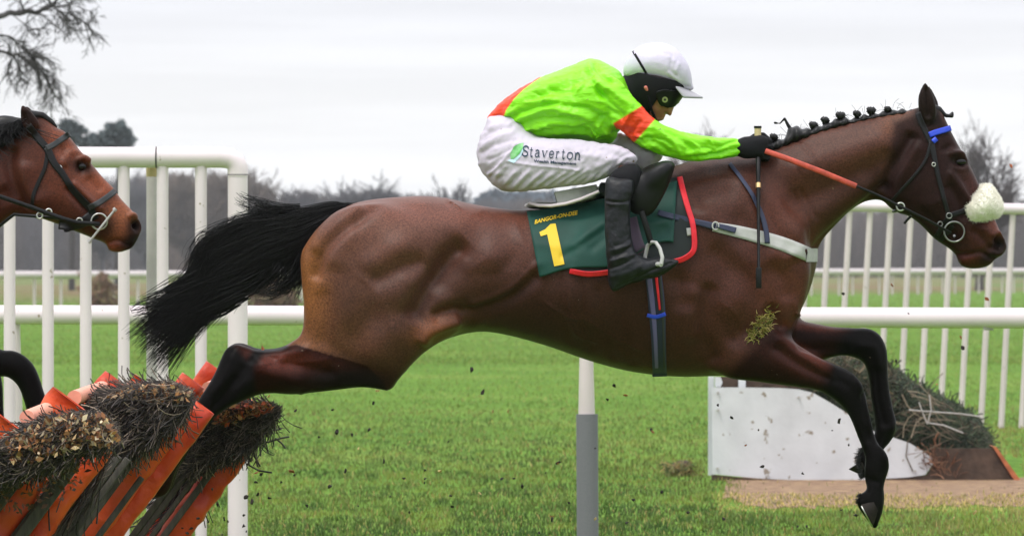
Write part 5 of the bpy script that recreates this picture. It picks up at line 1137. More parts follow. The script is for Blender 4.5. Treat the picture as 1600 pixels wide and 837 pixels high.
# reins
reins = empty('reins', P(1205, 240, -0.2), 'taut reins with red rubber grips from the gloved fists to the bit', 'reins')
def rein_pts(pts, s): return [P(a, b, s * c) for a, b, c in pts]
for s in (-1, 1):
    m = MB(); m.tube(rein_pts([(1196, 236, -0.115), (1230, 248, -0.145), (1285, 269, -0.165), (1338, 291, -0.165)], -s), 0.0095, 10, squash=0.45); m.build('rubber_grip', M['rein'], reins)
    m = MB(); m.tube(rein_pts([(1336, 290, -0.165), (1372, 305, -0.160), (1410, 324, -0.145), (1450, 344, -0.125), (1486, 364, -abs(by_) - 0.022)], -s), 0.0045, 8, squash=0.5); m.build('rein_strap', M['leather'], reins)
mart = empty('martingale', P(1408, 324, 0), 'small steel rein rings hanging on a black strap at the throat', 'martingale')
for s in (-1, 1):
    ring3('ring', 1407, 323, s * 0.140, 0.013, 0.003, M['steel'], mart)
mb = MB(); mb.tube([P(1407, 324, -0.14), P(1400, 329, -0.10), P(1396, 330, 0), P(1400, 329, 0.10), P(1407, 324, 0.14)], 0.006, 8); mb.tube([P(1424, 337, -0.05), P(1417, 344, -0.045), P(1413, 349, -0.04)], 0.0045, 6)
mb.build('linking_strap', M['leather'], mart)

# saddle pad, number cloth
pad = empty('saddle_pad', P(985, 330, -0.25), 'dark saddle pad edged in bright red binding beneath the number cloth', 'saddle pad')
def quad_grid(c00, c10, c11, c01, na, nb, bend=None):
    g = np.zeros((na, nb, 2))
    for i in range(na):
        for j in range(nb):
            u, w = i / (na - 1), j / (nb - 1)
            g[i, j] = (np.array(c00) * (1 - u) * (1 - w) + np.array(c10) * u * (1 - w) + np.array(c11) * u * w + np.array(c01) * (1 - u) * w)
    return g
def poly_rows(left, right, top_n, nb):
    """grid between two polylines"""
    a = catmull(left, 12, closed=False); b = catmull(right, 12, closed=False)
    ia = np.linspace(0, len(a) - 1, top_n); g = np.zeros((top_n, nb, 2))
    A = np.stack([np.interp(ia, range(len(a)), a[:, k]) for k in (0, 1)], 1)
    ib = np.linspace(0, len(b) - 1, top_n); B = np.stack([np.interp(ib, range(len(b)), b[:, k]) for k in (0, 1)], 1)
    for j, w in enumerate(np.linspace(0, 1, nb)): g[:, j] = A * (1 - w) + B * w
    return g
red_line = [(1062, 276), (1068, 300), (1075, 325), (1082, 348), (1085, 372), (1084, 390), (1074, 401), (1056, 408), (1010, 416), (960, 424), (920, 428), (890, 423)]
edge = catmull(red_line, 8, closed=False)
inner = np.array([[max(895, min(1000, 960 + (x - 960) * 0.3)), 285] for x, y in edge])
g = np.stack([inner * (1 - w) + edge * w for w in np.linspace(0, 1, 34)], 1)
vf = drape_grid(HS, g, 0.008, 6, 0.008, cloth=1); piece('pad', mirror(*vf), M['dark_pad'], pad)
SP = Skin(np.concatenate([vf[0], HV]), np.concatenate([vf[1], HQ + len(vf[0])]))
piece('red_binding', strap(SP, red_line, 8.5, off=0.011, thick=0.018, sm=8), M['redtrim'], pad)
piece('care_tag', strap(SP, [(1076, 356), (1077, 368)], 7, off=0.005, both=False, smooth=False), M['white_web'], pad)
cloth = empty('number_cloth', P(900, 370, -0.27), 'dark green cloth with yellow racecard number 1 and BANGOR-ON-DEE lettering', 'saddle cloth')
na, nb = 46, 34
g = np.zeros((na, nb, 2))
for i in range(na):
    for j in range(nb):
        u, w = i / (na - 1), j / (nb - 1)
        top = np.array([823 + (1058 - 823) * u, 330 - 48 * u ** 1.3]); 
        bx = 843 + (1052 - 843) * u; by = 433 - 40 * sstep(0, 0.55, u) * 0.55 - 30 * sstep(0.5, 1.0, u) - 6 * math.sin(u * 9)
        g[i, j] = top * (1 - w) + np.array([bx, by]) * w
vf = drape_grid(SP, g, 0.012, 8, 0.004, cloth=1)
V_, F_ = vf; px_, py_ = to_px(V_)
wr = np.zeros(len(V_))
for ln, sg, am in (([(945, 345), (915, 368), (895, 384)], 5, 0.010), ([(945, 372), (925, 388)], 4, -0.008), ([(945, 360), (915, 378), (880, 400)], 4, -0.006), ([(1000, 350), (1040, 345)], 5, 0.006), ([(1010, 380), (1040, 360)], 5, -0.006), ([(840, 380), (870, 385)], 5, 0.003)):
    wr += am * np.exp(-0.5 * (seg_dist(np.array(ln, float), px_, py_) / sg) ** 2)
V_[:, 1] -= wr - 0.004 * 0
piece('cloth', mirror(V_, F_), M['green_cloth'], cloth)
SC_ = Skin(np.concatenate([V_, HV]), np.concatenate([F_, HQ + len(V_)]))
drape_poly(SC_, [[(854, 356), (860, 350.5), (868, 349), (882, 412), (867, 416), (855, 367), (845, 369), (843, 363)]][:0] + [[(860, 350), (868, 349), (882, 412.5), (866, 416), (855, 366)], [(860, 350), (855, 366), (845, 369), (842.8, 362.5), (852, 358)]], 0.003, 'number', M['yellow'], cloth)
def text_px(body, size, placer, skin, off, name, material, parent, ext=0.0, bold=0.0, ref=-0.2):
    cu = bpy.data.curves.new('text', 'FONT'); cu.body = body; cu.size = 1; cu.offset = bold; cu.resolution_u = 3
    ob = bpy.data.objects.new('text', cu); C.objects.link(ob); bpy.context.view_layer.update()
    me = bpy.data.meshes.new_from_object(ob.evaluated_get(bpy.context.evaluated_depsgraph_get()))
    bpy.data.objects.remove(ob); bpy.data.curves.remove(cu)
    w = max(v.co.x for v in me.vertices)
    for v in me.vertices:
        x, y = placer(v.co.x / w, v.co.y); v.co = Vector(P(x, y, skin.hit(x, y, ref)[0].y - off))
    return link(name, me, material, parent)
text_px('BANGOR-ON-DEE', 1, lambda u, v: (835 + 67 * u + v * 1.2, 350 - 15 * u + 3.0 * math.sin(u * math.pi) * -0.3 - v * 9.0), SC_, 0.0035, 'lettering', M['yellow'], cloth, bold=0.02)

# saddle
saddle = empty('saddle', P(960, 290, 0), 'light racing saddle with white seat and glossy black knee roll', 'saddle')
seat = [Inflate([(822, 321), (836, 316), (870, 316), (905, 306), (935, 291), (960, 285), (990, 272), (1015, 258), (1040, 252), (1052, 262), (1030, 285), (985, 300), (940, 314), (900, 323), (860, 327), (830, 326)], 0.0, k=[(820, 5.0), (900, 4.0), (1050, 2.2)], sm=0.01, res=0.005, hmax=None)]
v, q = surface(seat, 0.0055, 2); px_, py_ = to_px(v)
sd = link('seat', mesh_np(v, q), [M['leather'], M['white_web']], saddle)
mcol = np.zeros(len(sd.data.polygons), np.int32); qc = v[q].mean(1); cx, cy = to_px(qc); mcol[(cx < 938) & (cy < 323.5 - np.maximum(cx - 880, 0) * 0.25)] = 1; sd.data.polygons.foreach_set('material_index', mcol)
for s in (-1, 1):
    m = MB(); m.tube([P(822, 321, 0)] + [P(a, b, s * y) for a, b, y in ((828, 318, 0.06), (842, 321, 0.13), (862, 321.5, 0.165), (885, 318, 0.185), (908, 311, 0.20), (936, 299, 0.21))], 0.006, 8); m.build('cantle_edge', M['steel'] if False else M['upvc'], saddle)
piece('cantle_panel', mirror(*drape_grid(SC_, quad_grid((866, 300), (932, 288), (938, 306), (872, 321), 16, 8), 0.0, 4, 0.012)), M['white_web'], saddle)
for s in (-1, 1):
    v, q = surface([Inflate([(1006, 268), (1020, 258), (1038, 251), (1054, 256), (1048, 281), (1037, 306), (1024, 328), (1012, 338), (1000, 336), (985, 330), (975, 300), (985, 278)], s * 0.275, k=0.7, L=0.07, sm=0.01, res=0.005),
                    Inflate([(1016, 268), (1036, 255), (1050, 258), (1044, 275), (1028, 290), (1014, 288)], s * 0.300, k=0.85, sm=0.02, res=0.004)], 0.005, 2)
    link('knee_roll', mesh_np(v, q), M['leather'], saddle)
piece('girth_strap', strap(SC_, [(985, 340), (993, 372), (1004, 400), (1010, 425)], [20, 20, 18, 16], off=0.006, both=True), mat('purple_webbing', (0.055, 0.032, 0.06), rough=0.6), saddle)
piece('girth', strap(HS, [(1020, 425), (1024, 455), (1027, 490), (1029, 530), (1030, 560), (1031, 588)], [26, 26, 26, 23, 22, 22], off=0.005, ref=-0.05), M['navy'], saddle)
GV = strap(HS, [(1012, 420), (1017, 455), (1021, 490), (1024, 530), (1026, 575)], [9, 8, 7, 6, 5], off=0.013, both=True); piece('girth_stripe', GV, mat('violet_webbing', (0.11, 0.09, 0.22), rough=0.6), saddle)
piece('girth_stripe', strap(HS, [(1024, 420), (1028, 455), (1031, 484)], [5, 4, 3], off=0.014), M['redtrim'], saddle)
piece('girth_stripe', strap(HS, [(1030, 425), (1034, 460), (1036, 500), (1037, 540), (1038, 575)], 3.2, off=0.014), M['greystrap'], saddle)
piece('keeper', strap(HS, [(1011, 492), (1025, 495), (1040, 490)], 6, off=0.015), M['blue'], saddle)
sy = -0.335
for s in (1, -1):
    m = MB(); m.tube([P(1008, 400, (sy + 0.05) * s)] + [P(a, b, y * s) for a, b, y in ((1012, 383, sy + 0.045), (1018, 378, sy + 0.03), (1025, 379, sy), (1031, 388, sy - 0.035), (1035, 402, sy - 0.05), (1033, 413, sy - 0.055))], 0.0065, 8)
    m.tube([P(1008, 412, (sy + 0.055) * s), P(1033, 413, (sy - 0.055) * s)], 0.008, 8); m.tube([P(1008, 400, (sy + 0.05) * s), P(1008, 412, (sy + 0.055) * s)], 0.0065, 8)
    m.build('stirrup_iron', M['white_web'], saddle)
    m = MB(); m.tube([P(1002, 330, -0.31 * s), P(1010, 355, -0.315 * s), P(1017, 379, (sy + 0.03) * s)], 0.010, 8, squash=0.4); m.build('stirrup_leather', M['leather'], saddle)

bg = empty('breastgirth', P(1150, 360, -0.2), 'white breastgirth on a navy strap across the chest of the leading horse', 'breastgirth')
piece('navy_strap', strap(SC_, [(1028, 332), (1055, 339), (1085, 346), (1118, 354)], [9, 9, 9, 11], off=0.008), M['navy'], bg)
piece('chest_band', strap(HS, [(1114, 354), (1150, 361), (1190, 371), (1220, 380), (1246, 390), (1264, 398)], [14, 18, 20, 21, 22, 22], off=0.006), M['white_web'], bg)
g_ = np.zeros((17, 4, 3)); ya = abs(HS.hit(1261, 397)[0].y) + 0.012
for i, y_ in enumerate(np.linspace(-ya, ya, 17)):
    for j, pz in enumerate((388, 395, 402, 409)):
        o3 = Vector((2.0, y_, P(0, pz)[2])); h3_ = HS.t.ray_cast(o3, Vector((-1, 0, 0)))
        g_[i, j] = (min((h3_[0].x if h3_[0] is not None else 0.9) , 1.03) + 0.007, y_, o3.z)
gi = np.arange(68).reshape(17, 4); link('chest_band', mesh_np(g_.reshape(-1, 3), np.stack([gi[:-1, :-1], gi[1:, :-1], gi[1:, 1:], gi[:-1, 1:]], -1).reshape(-1, 4)), M['white_web'], bg)
mbv = strap(HS, [(1120, 352), (1135, 356), (1150, 360)], [7, 9, 9], off=0.018); piece('buckle_guard', mbv, M['navy'], bg)
ring3('buckle', 1118, 353, HS.hit(1118, 353)[0].y - 0.014, 0.013, 0.0028, M['white_web'], bg, squash=0.8)
piece('neck_strap', strap(HS, [(1140, 255), (1158, 278), (1176, 305), (1190, 335), (1197, 360), (1199, 380)], [6, 6, 6, 7, 8, 8], off=0.010), M['navy'], bg)
# ================================================================== the jockey
GREEN = (0.26, 0.80, 0.012); ORANGE = (0.80, 0.055, 0.010)
jock = empty('person', P(940, 300, 0), 'jockey in lime green and orange silks and white helmet crouched over the leading horse', 'person', None)
SHIRT = [(761, 187), (768, 175), (787, 156), (814, 137), (847, 120), (887, 105), (912, 95), (925, 92), (942, 97), (962, 107), (974, 120), (984, 142), (996, 165), (990, 190), (968, 204), (963, 215), (953, 224), (930, 223), (900, 218),
         (862, 218), (826, 217), (812, 208), (800, 195), (784, 187)]
SLEEVE = [(925, 130), (945, 118), (968, 128), (986, 147), (1004, 167), (1021, 184), (1041, 197), (1068, 206), (1095, 212), (1121, 215), (1149, 216), (1158, 222), (1160, 234), (1151, 244), (1121, 249), (1081, 252), (1041, 245), (1014, 235),
          (991, 222), (974, 207), (955, 192), (935, 170)]
def sleeve(s): return Inflate([(x, y) for x, y in SLEEVE], [(930, s * 0.165), (1020, s * 0.19), (1090, s * 0.155), (1160, s * 0.095)], k=[(930, 0.75), (1020, 0.92), (1160, 0.95)], sm=0.035, res=0.005)
sh_parts = [Inflate(SHIRT, 0.0, k=[(760, 1.25), (830, 1.45), (900, 1.9), (950, 2.1), (1000, 1.9)], L=0.16, sm=0.02, res=0.007), sleeve(-1), sleeve(1)]
V, Q = surface(sh_parts, 0.0042, 2)
shirt_strokes = [
    ([(800, 190), (850, 172), (890, 170)], 3, 0.006), ([(808, 197), (850, 184), (900, 184)], 3, -0.005), ([(815, 205), (860, 192), (905, 195)], 3.2, 0.006), ([(822, 212), (870, 202), (920, 205)], 3, -0.005),
    ([(840, 214), (880, 208), (930, 214)], 3, 0.005), ([(790, 180), (830, 160), (860, 155)], 4, 0.006), ([(796, 183), (835, 168), (870, 162)], 3, -0.005), ([(806, 160), (840, 142), (880, 130)], 5, 0.005),
    ([(812, 170), (850, 150), (890, 142)], 4, -0.005), ([(845, 130), (880, 118), (915, 106)], 5, 0.004), ([(860, 140), (895, 130), (925, 118)], 4, -0.005), ([(875, 175), (910, 180), (950, 205)], 4, 0.007),
    ([(880, 168), (915, 170), (952, 190)], 4, -0.006), ([(900, 205), (930, 190), (950, 180)], 4, -0.005), ([(925, 215), (945, 205), (958, 196)], 4, 0.008), ([(918, 95), (922, 110), (930, 128), (945, 140)], 4, 0.009),
    ([(930, 100), (938, 115), (955, 125)], 3, -0.008), ([(925, 120), (930, 135), (940, 150)], 3.5, -0.008), ([(945, 115), (960, 122), (975, 135)], 3, 0.006), ([(940, 130), (965, 150), (985, 165)], 4, 0.006), ([(935, 142), (955, 162), (975, 180)], 3.5, -0.006),
    ([(900, 110), (890, 130), (895, 150)], 6, -0.004), ([(950, 170), (972, 185)], 3, -0.006), ([(985, 175), (975, 195)], 3, 0.005), ([(1000, 190), (985, 210)], 3, -0.005), ([(1020, 200), (1045, 215), (1060, 235)], 4, 0.006),
    ([(1010, 212), (1030, 225), (1045, 238)], 3.5, -0.005), ([(1040, 205), (1070, 222), (1085, 240)], 3, -0.004), ([(1060, 215), (1110, 222), (1140, 220)], 3, 0.003), ([(1075, 240), (1110, 236), (1150, 225)], 2.6, 0.004), ([(1085, 245), (1120, 241), (1152, 231)], 2.2, -0.004),
    ([(1100, 247), (1130, 243), (1155, 237)], 2.2, 0.0035), ([(1110, 238), (1130, 228), (1150, 219)], 2.2, -0.004), ([(1125, 243), (1140, 236), (1156, 226)], 2.0, 0.003), ([(1158, 219), (1160, 240)], 2.5, 0.004), ([(960, 140), (990, 175)], 6, 0.004),
    ([(790, 172), (800, 188)], 3, 0.004), ([(830, 200), (850, 214)], 3, -0.004), ([(855, 196), (880, 216)], 3, 0.004), ([(905, 196), (920, 216)], 3, -0.004),
]
rs_ = np.random.default_rng(77)
for _ in range(46):      # fine creases fanning from the waist and the armpit
    if rs_.random() < 0.6: a_ = rs_.uniform(-0.75, 0.05); x_, y_ = rs_.uniform(795, 930), rs_.uniform(135, 212)
    else: a_ = rs_.uniform(0.1, 0.7); x_, y_ = rs_.uniform(985, 1120), rs_.uniform(195, 245)
    L_ = rs_.uniform(14, 34); b_ = rs_.uniform(-0.25, 0.25)
    shirt_strokes.append(([(x_, y_), (x_ + math.cos(a_) * L_ / 2, y_ + math.sin(a_) * L_ / 2), (x_ + math.cos(a_ + b_) * L_, y_ + math.sin(a_ + b_) * L_)], rs_.uniform(1.3, 2.4), rs_.choice([-1, 1]) * rs_.uniform(0.002, 0.0045), 8))
V = strokes(V, Q, [(a[0], a[1] * 0.85, a[2] * 1.6) + tuple(a[3:]) for a in shirt_strokes]); N = normals(V, Q); px, py = to_px(V)
V = V + N * (0.003 * (vnoise(px * 0.6 + py * 0.5, py * 1.3 - px * 0.25, 10, 21) - 0.5) + 0.002 * (vnoise(px, py * 1.6, 4, 22) - 0.5))[:, None]
V = relax(V, Q, 1, 0.3); px, py = to_px(V)
col = np.zeros((len(V), 3)) + GREEN
band = poly_sd(np.array([(958, 193), (1004, 165), (1024, 186), (990, 224), (970, 215)], float), px, py); band = np.where(np.abs(V[:, 1]) > 0.085, band, -99)
back = poly_sd(np.array([(740, 192), (740, 140), (800, 120), (850, 105), (850, 118), (833, 129), (818, 140), (803, 155), (791, 172), (784, 190)], float), px, py)
w = np.maximum(sstep(-1.0, 1.0, band), sstep(-1.0, 1.0, back))[:, None]; col = col * (1 - w) + np.array(ORANGE) * w
link('silks', mesh_np(V, Q, col=col), M['silk'], jock)
SHV, SHQ = V, Q

# breeches
SEAT = [(764, 182), (790, 178), (810, 184), (824, 198), (838, 208), (856, 214), (880, 232), (880, 275), (850, 294), (812, 299), (787, 299), (772, 290), (759, 277), (749, 262), (745, 243), (747, 223), (753, 206), (759, 194)]
THI = [(790, 215), (826, 216), (864, 217), (902, 218), (936, 223), (959, 226), (978, 232), (992, 242), (997, 250), (988, 258), (970, 262), (958, 272), (950, 277), (938, 281), (927, 286), (883, 292), (839, 297), (805, 298), (780, 280), (772, 245)]
br = [Inflate(SEAT, 0.0, k=[(745, 1.7), (800, 1.75), (880, 1.5)], L=0.14, sm=0.02, res=0.006)]
for s, dx, dy in ((-1, 0, 0), (1, 0, -3)):
    br.append(Inflate([(x + dx, y + dy) for x, y in THI], [(800, s * 0.10), (900, s * 0.165), (1000, s * 0.235)], k=0.95, sm=0.035, res=0.006))
br.append(Inflate([(960, 210), (985, 212), (1010, 222), (1032, 238), (1034, 248), (1012, 264), (994, 264), (980, 250), (960, 235)], [(960, 0.20), (1034, 0.23)], k=1.0, sm=0.03, res=0.005))
V, Q = surface(br, 0.0042, 2)
bs = []
for i, (x0, y0, x1, y1) in enumerate([(766, 288, 786, 262), (782, 296, 812, 262), (797, 298, 832, 264), (812, 299, 850, 268), (828, 298, 872, 268), (845, 296, 892, 266), (862, 294, 912, 262), (880, 292, 928, 260), (897, 289, 944, 254), (913, 287, 958, 246), (928, 284, 968, 244), (940, 280, 980, 242)]):
    m_ = ((x0 + x1) / 2 + 3, (y0 + y1) / 2 - 3); bs.append(([(x0, y0), m_, (x1, y1)], 2.6, 0.0055, 12)); bs.append(([(x0 + 7, y0), (m_[0] + 7, m_[1]), (x1 + 7, y1)], 2.4, -0.0045, 12))
bs += [([(760, 277), (772, 265), (786, 252), (806, 225)], 1.6, 0.006), ([(757, 272), (768, 262), (782, 250)], 3, -0.004), ([(792, 252), (830, 258), (870, 262), (905, 266)], 1.3, 0.004), ([(752, 230), (775, 215), (800, 208)], 3, 0.005), ([(750, 240), (776, 225), (806, 218)], 3, -0.005),
       ([(756, 212), (780, 202), (800, 200)], 2.6, -0.004), ([(762, 200), (780, 194), (795, 194)], 2.4, 0.004), ([(765, 250), (785, 240), (800, 232)], 2.2, -0.005), ([(966, 256), (980, 246), (992, 244)], 2.4, 0.005), ([(955, 268), (966, 250), (985, 240)], 2.4, -0.004), ([(920, 228), (950, 236), (972, 246)], 4, -0.004),
       ([(905, 240), (935, 246), (955, 250)], 4, 0.004), ([(756, 196), (760, 204)], 2, -0.004)]
V = strokes(V, Q, bs); N = normals(V, Q); px, py = to_px(V)
V = V + N * (0.0045 * (vnoise(px * 0.8 + py * 0.8, py * 0.5 - px * 0.5, 6, 31) - 0.5))[:, None]; V = relax(V, Q, 1, 0.3)
breeches = link('breeches', mesh_np(V, Q), M['breeches'], jock)
BS = Skin(V, Q)
# lettering on the thigh, drawn stroke by stroke in a serifed hand
GLY = {'S': [([(0.9, 0.78), (0.72, 0.98), (0.4, 1.0), (0.16, 0.84), (0.22, 0.62), (0.55, 0.5), (0.85, 0.34), (0.84, 0.12), (0.55, 0.0), (0.25, 0.04), (0.08, 0.22)], .15), ([(0.92, 0.98), (0.92, 0.72)], .06), ([(0.06, 0.3), (0.06, 0.02)], .06)],
       't': [([(0.35, 0.92), (0.35, 0.15), (0.5, 0.0), (0.75, 0.06)], .16), ([(0.05, 0.66), (0.72, 0.66)], .08)],
       'a': [([(0.12, 0.55), (0.35, 0.68), (0.6, 0.62), (0.68, 0.45), (0.68, 0.1), (0.86, 0.02)], .14), ([(0.68, 0.4), (0.3, 0.34), (0.1, 0.18), (0.28, 0.0), (0.52, 0.04), (0.68, 0.2)], .12)],
       'v': [([(0.12, 0.66), (0.46, 0.0)], .16), ([(0.46, 0.0), (0.82, 0.66)], .08), ([(0.0, 0.66), (0.3, 0.66)], .06), ([(0.66, 0.66), (0.96, 0.66)], .06)],
       'e': [([(0.14, 0.36), (0.8, 0.38), (0.74, 0.6), (0.48, 0.68), (0.2, 0.56), (0.12, 0.3), (0.26, 0.06), (0.54, 0.0), (0.82, 0.14)], .12)],
       'r': [([(0.26, 0.66), (0.26, 0.0)], .16), ([(0.26, 0.46), (0.44, 0.66), (0.7, 0.62)], .12), ([(0.06, 0.64), (0.26, 0.66)], .06), ([(0.06, 0.0), (0.5, 0.0)], .06)],
       'o': [([(0.5, 0.68), (0.2, 0.58), (0.1, 0.34), (0.2, 0.1), (0.5, 0.0), (0.8, 0.1), (0.9, 0.34), (0.8, 0.58), (0.5, 0.68)], .13)],
       'n': [([(0.22, 0.66), (0.22, 0.0)], .16), ([(0.22, 0.5), (0.45, 0.68), (0.72, 0.6), (0.78, 0.4), (0.78, 0.0)], .15), ([(0.04, 0.64), (0.22, 0.66)], .06), ([(0.04, 0.0), (0.42, 0.0)], .06), ([(0.6, 0.0), (0.98, 0.0)], .06)]}
def write_px(word, org, ux, uy, skin, off, name, material, parent, adv):
    vs = []; fs = []
    x = 0.0
    for ch in word:
        for ln, wd in GLY[ch]:
            q = catmull(ln, 5, closed=False) if len(ln) > 2 else np.array(ln, float)
            d = np.gradient(q, axis=0); d /= np.maximum(np.linalg.norm(d, axis=1, keepdims=True), 1e-9); nn = np.stack([-d[:, 1], d[:, 0]], 1) * wd / 2 * 1.0
            for sgn in (1, -1):
                pass
            b = len(vs)
            for c, e in zip(q, nn):
                for z in (c + e, c - e):
                    X = org[0] + (x + z[0] * adv[ch]) * ux[0] + z[1] * uy[0]; Y = org[1] + (x + z[0] * adv[ch]) * ux[1] + z[1] * uy[1]
                    vs.append(P(X, Y, skin.hit(X, Y)[0].y - off - 0.00004 * (len(vs) % 37)))
            fs += [(b + 2 * i, b + 2 * i + 1, b + 2 * i + 3, b + 2 * i + 2) for i in range(len(q) - 1)]
        x += adv[ch] + 0.07
    me = bpy.data.meshes.new('mesh'); me.from_pydata(vs, [], fs); return link(name, me, material, parent)
adv = {'S': .62, 't': .44, 'a': .58, 'v': .6, 'e': .56, 'r': .5, 'o': .62, 'n': .64}
tot = sum(adv[c] + 0.07 for c in 'Staverton')
write_px('Staverton', (815, 243.5), ((908 - 815) / tot, (250 - 243.5) / tot), (1.6, -15.5), BS, 0.0028, 'lettering', M['print_dark'], breeches, adv)
text_px('Wealth Management', 1, lambda u, v: (834 + 66 * u + v * 0.6, 253.5 + 4.6 * u - v * 6.2), BS, 0.0028, 'small_lettering', M['print_dark'], breeches, bold=0.03)
drape_poly(BS, [[(798, 249), (797, 240), (803, 229), (812, 224), (818, 223), (817, 231), (811, 241), (803, 248)]], 0.0022, 'leaf_emblem', M['print_green'], breeches)
drape_poly(BS, [[(793, 251), (797, 249), (803, 249), (812, 241), (819, 228), (822, 227), (814, 244), (803, 255)]], 0.0016, 'pale_emblem', M['print_pale'], breeches)

# boots and knee cloth
for s in (-1, 1):
    o = 0 if s < 0 else 2
    yb = s * 0.325
    BOOT = [(949, 277), (968, 278), (989, 282), (989, 300), (985, 322), (985, 350), (988, 376), (994, 395), (1010, 403), (1030, 401), (1052, 404), (1061, 408), (1056, 416), (1034, 430), (1012, 436), (984, 444), (960, 455), (952, 444), (950, 430), (947, 400), (945, 364), (945, 322), (946, 295)]
    bp = [Inflate([(x + o, y) for x, y in BOOT], [(945, yb), (990, yb), (1060, yb + s * 0.02)], k=1.0, L=None, sm=0.01, res=0.0045)]
    v, q = surface(bp, 0.004, 2)
    bst = [([(946, 314), (965, 316), (986, 314)], 1.2, -0.004), ([(946, 318), (965, 320), (986, 318)], 1.5, 0.002), ([(960, 400), (975, 393), (986, 386)], 2.2, -0.005), ([(955, 408), (975, 402), (992, 396)], 2, 0.004), ([(950, 420), (970, 414), (990, 404)], 2, -0.005), ([(962, 384), (975, 380), (985, 374)], 2, -0.004),
           ([(955, 392), (970, 388), (984, 381)], 2, 0.003), ([(965, 448), (990, 436), (1020, 422), (1050, 410)], 1.5, -0.004), ([(950, 340), (952, 380)], 3, 0.003), ([(975, 330), (978, 370)], 4, -0.003), ([(955, 432), (975, 428), (1000, 416)], 3, 0.003)]
    if s > 0: bst = []
    v = strokes(v, q, bst)
    px, py = to_px(v); v = v + normals(v, q) * (0.004 * (vnoise(px, py, 12, 41) - 0.5))[:, None]
    link('boot', mesh_np(v, q), M['boot'], jock)
    v, q = surface([Inflate([(950, 279), (960, 266), (976, 258), (992, 256), (1003, 266), (1002, 290), (995, 310), (985, 318), (970, 300), (955, 290)], s * 0.27, k=1.25, sm=0.01, res=0.005)], 0.005, 2)
    link('knee_pad', mesh_np(v, q), M['black_cloth'], jock)

# the body under the clothes: one continuous figure
SKIN = (0.34, 0.145, 0.095)
FACE = [(984, 118), (992, 96), (1012, 82), (1036, 80), (1056, 92), (1067, 112), (1069, 132), (1066, 146), (1060, 154), (1056, 161), (1053, 168), (1050.5, 175), (1048.5, 181), (1044, 180), (1041, 177.5), (1039.5, 179), (1040, 181.5), (1037.5, 183.5), (1038, 185.5), (1035, 188.5),
        (1031, 189), (1026, 191), (1019, 190), (1010, 181), (1000, 166), (988, 148)]
bparts = [Inflate(FACE, 0.0, k=1.22, L=0.12, sm=0.012, res=0.0035),
          Caps([(1000, 140, 0, 0.050), (965, 145, 0, 0.052), (930, 150, 0, 0.065), (850, 170, 0, 0.055), (800, 225, 0, 0.055)], 0.02)]
for s in (-1, 1):
    bparts.append(Caps([(945, 155, s * 0.13, 0.035), (1010, 206, s * 0.185, 0.026), (1085, 231, s * 0.15, 0.022), (1160, 230, s * 0.095, 0.018), (1185, 230, s * 0.085, 0.018)], 0.03))
    bparts.append(Caps([(805, 250, s * 0.07, 0.050), (880, 256, s * 0.145, 0.042), (952, 252, s * 0.20, 0.014), (974, 262, s * 0.225, 0.012), (976, 300, s * 0.27, 0.014), (966, 350, s * 0.325, 0.026), (964, 425, s * 0.325, 0.016), (1035, 412, s * 0.33, 0.012)], 0.02))
    bparts.append(Caps([(1006, 133, s * 0.070, 0.010), (1009, 141, s * 0.072, 0.008)], 0.008))
v, q = surface(bparts, 0.0042, 2)
v = strokes(v, q, [([(1044, 170), (1041, 175)], 1.6, 0.004), ([(1030, 184), (1036, 184)], 0.9, -0.003), ([(1020, 168), (1030, 172)], 4, 0.003), ([(1036, 152), (1046, 156)], 3.5, -0.006), ([(1034, 186), (1024, 189)], 2, 0.002)])
px, py = to_px(v); c = paint(px, py, SKIN, [(1039, 181, 4, 3, 0, (0.45, 0.10, 0.08), 0.5), (1048, 178, 3, 4, 0, (0.62, 0.20, 0.16), 0.6), ('poly', [(970, 60), (1080, 60), (1080, 132), (1024, 135), (1012, 150), (990, 160), (975, 140)], 2, (0.02, 0.014, 0.01), 0.95)])
body = link('body', mesh_np(v, q, col=c), M['skin'], jock)
HEL = [(974, 114), (975, 102), (982, 89), (991, 78), (1005, 70), (1021, 67), (1038, 68), (1054, 75), (1066, 87), (1075, 101), (1080, 116), (1082, 131), (1084, 139), (1074, 142), (1050, 137), (1028, 134), (1018, 131), (1010, 129), (991, 125), (977, 121)]
v, q = surface([Inflate(HEL, 0.0, k=1.55, sm=0.01, res=0.0045)], 0.004, 2)
v = strokes(v, q, [([(1040, 80), (1052, 95)], 2.5, 0.003), ([(1050, 92), (1048, 108), (1056, 118)], 2, -0.003), ([(1060, 100), (1056, 115), (1062, 128)], 2, 0.003), ([(1025, 78), (1050, 88)], 2, -0.002), ([(1045, 115), (1058, 125)], 2, 0.003), ([(1030, 128), (1060, 134), (1080, 136)], 1.5, -0.003)])
hel = link('helmet', mesh_np(v, q), M['helmet'], jock)
HLS = Skin(v, q)
piece('elastic_band', strap(HLS, [(989, 80), (998, 95), (1008, 112), (1018, 131)], 3.8, off=0.002, thick=0.004, sm=1, ref=-0.1), M['black_cloth'], hel)
gu = np.zeros((14, 21, 3))
for i, u in enumerate(np.linspace(0, 1, 14)):
    for j, t_ in enumerate(np.linspace(-1, 1, 21)):
        x = (1056 + 12 * (1 - abs(t_) ** 2)) * (1 - u) + (1098 - 30 * t_ ** 2) * u; y = (130 + 6 * (1 - t_ ** 2)) * (1 - u) + (151.5 - 6 * t_ ** 2) * u - 3.0 * math.sin(u * 3.14) * 0 + 5 * t_ ** 2
        gu[i, j] = P(x, y, t_ * 0.085)
idx = np.arange(14 * 21).reshape(14, 21); f = np.stack([idx[:-1, :-1], idx[1:, :-1], idx[1:, 1:], idx[:-1, 1:]], -1).reshape(-1, 4)
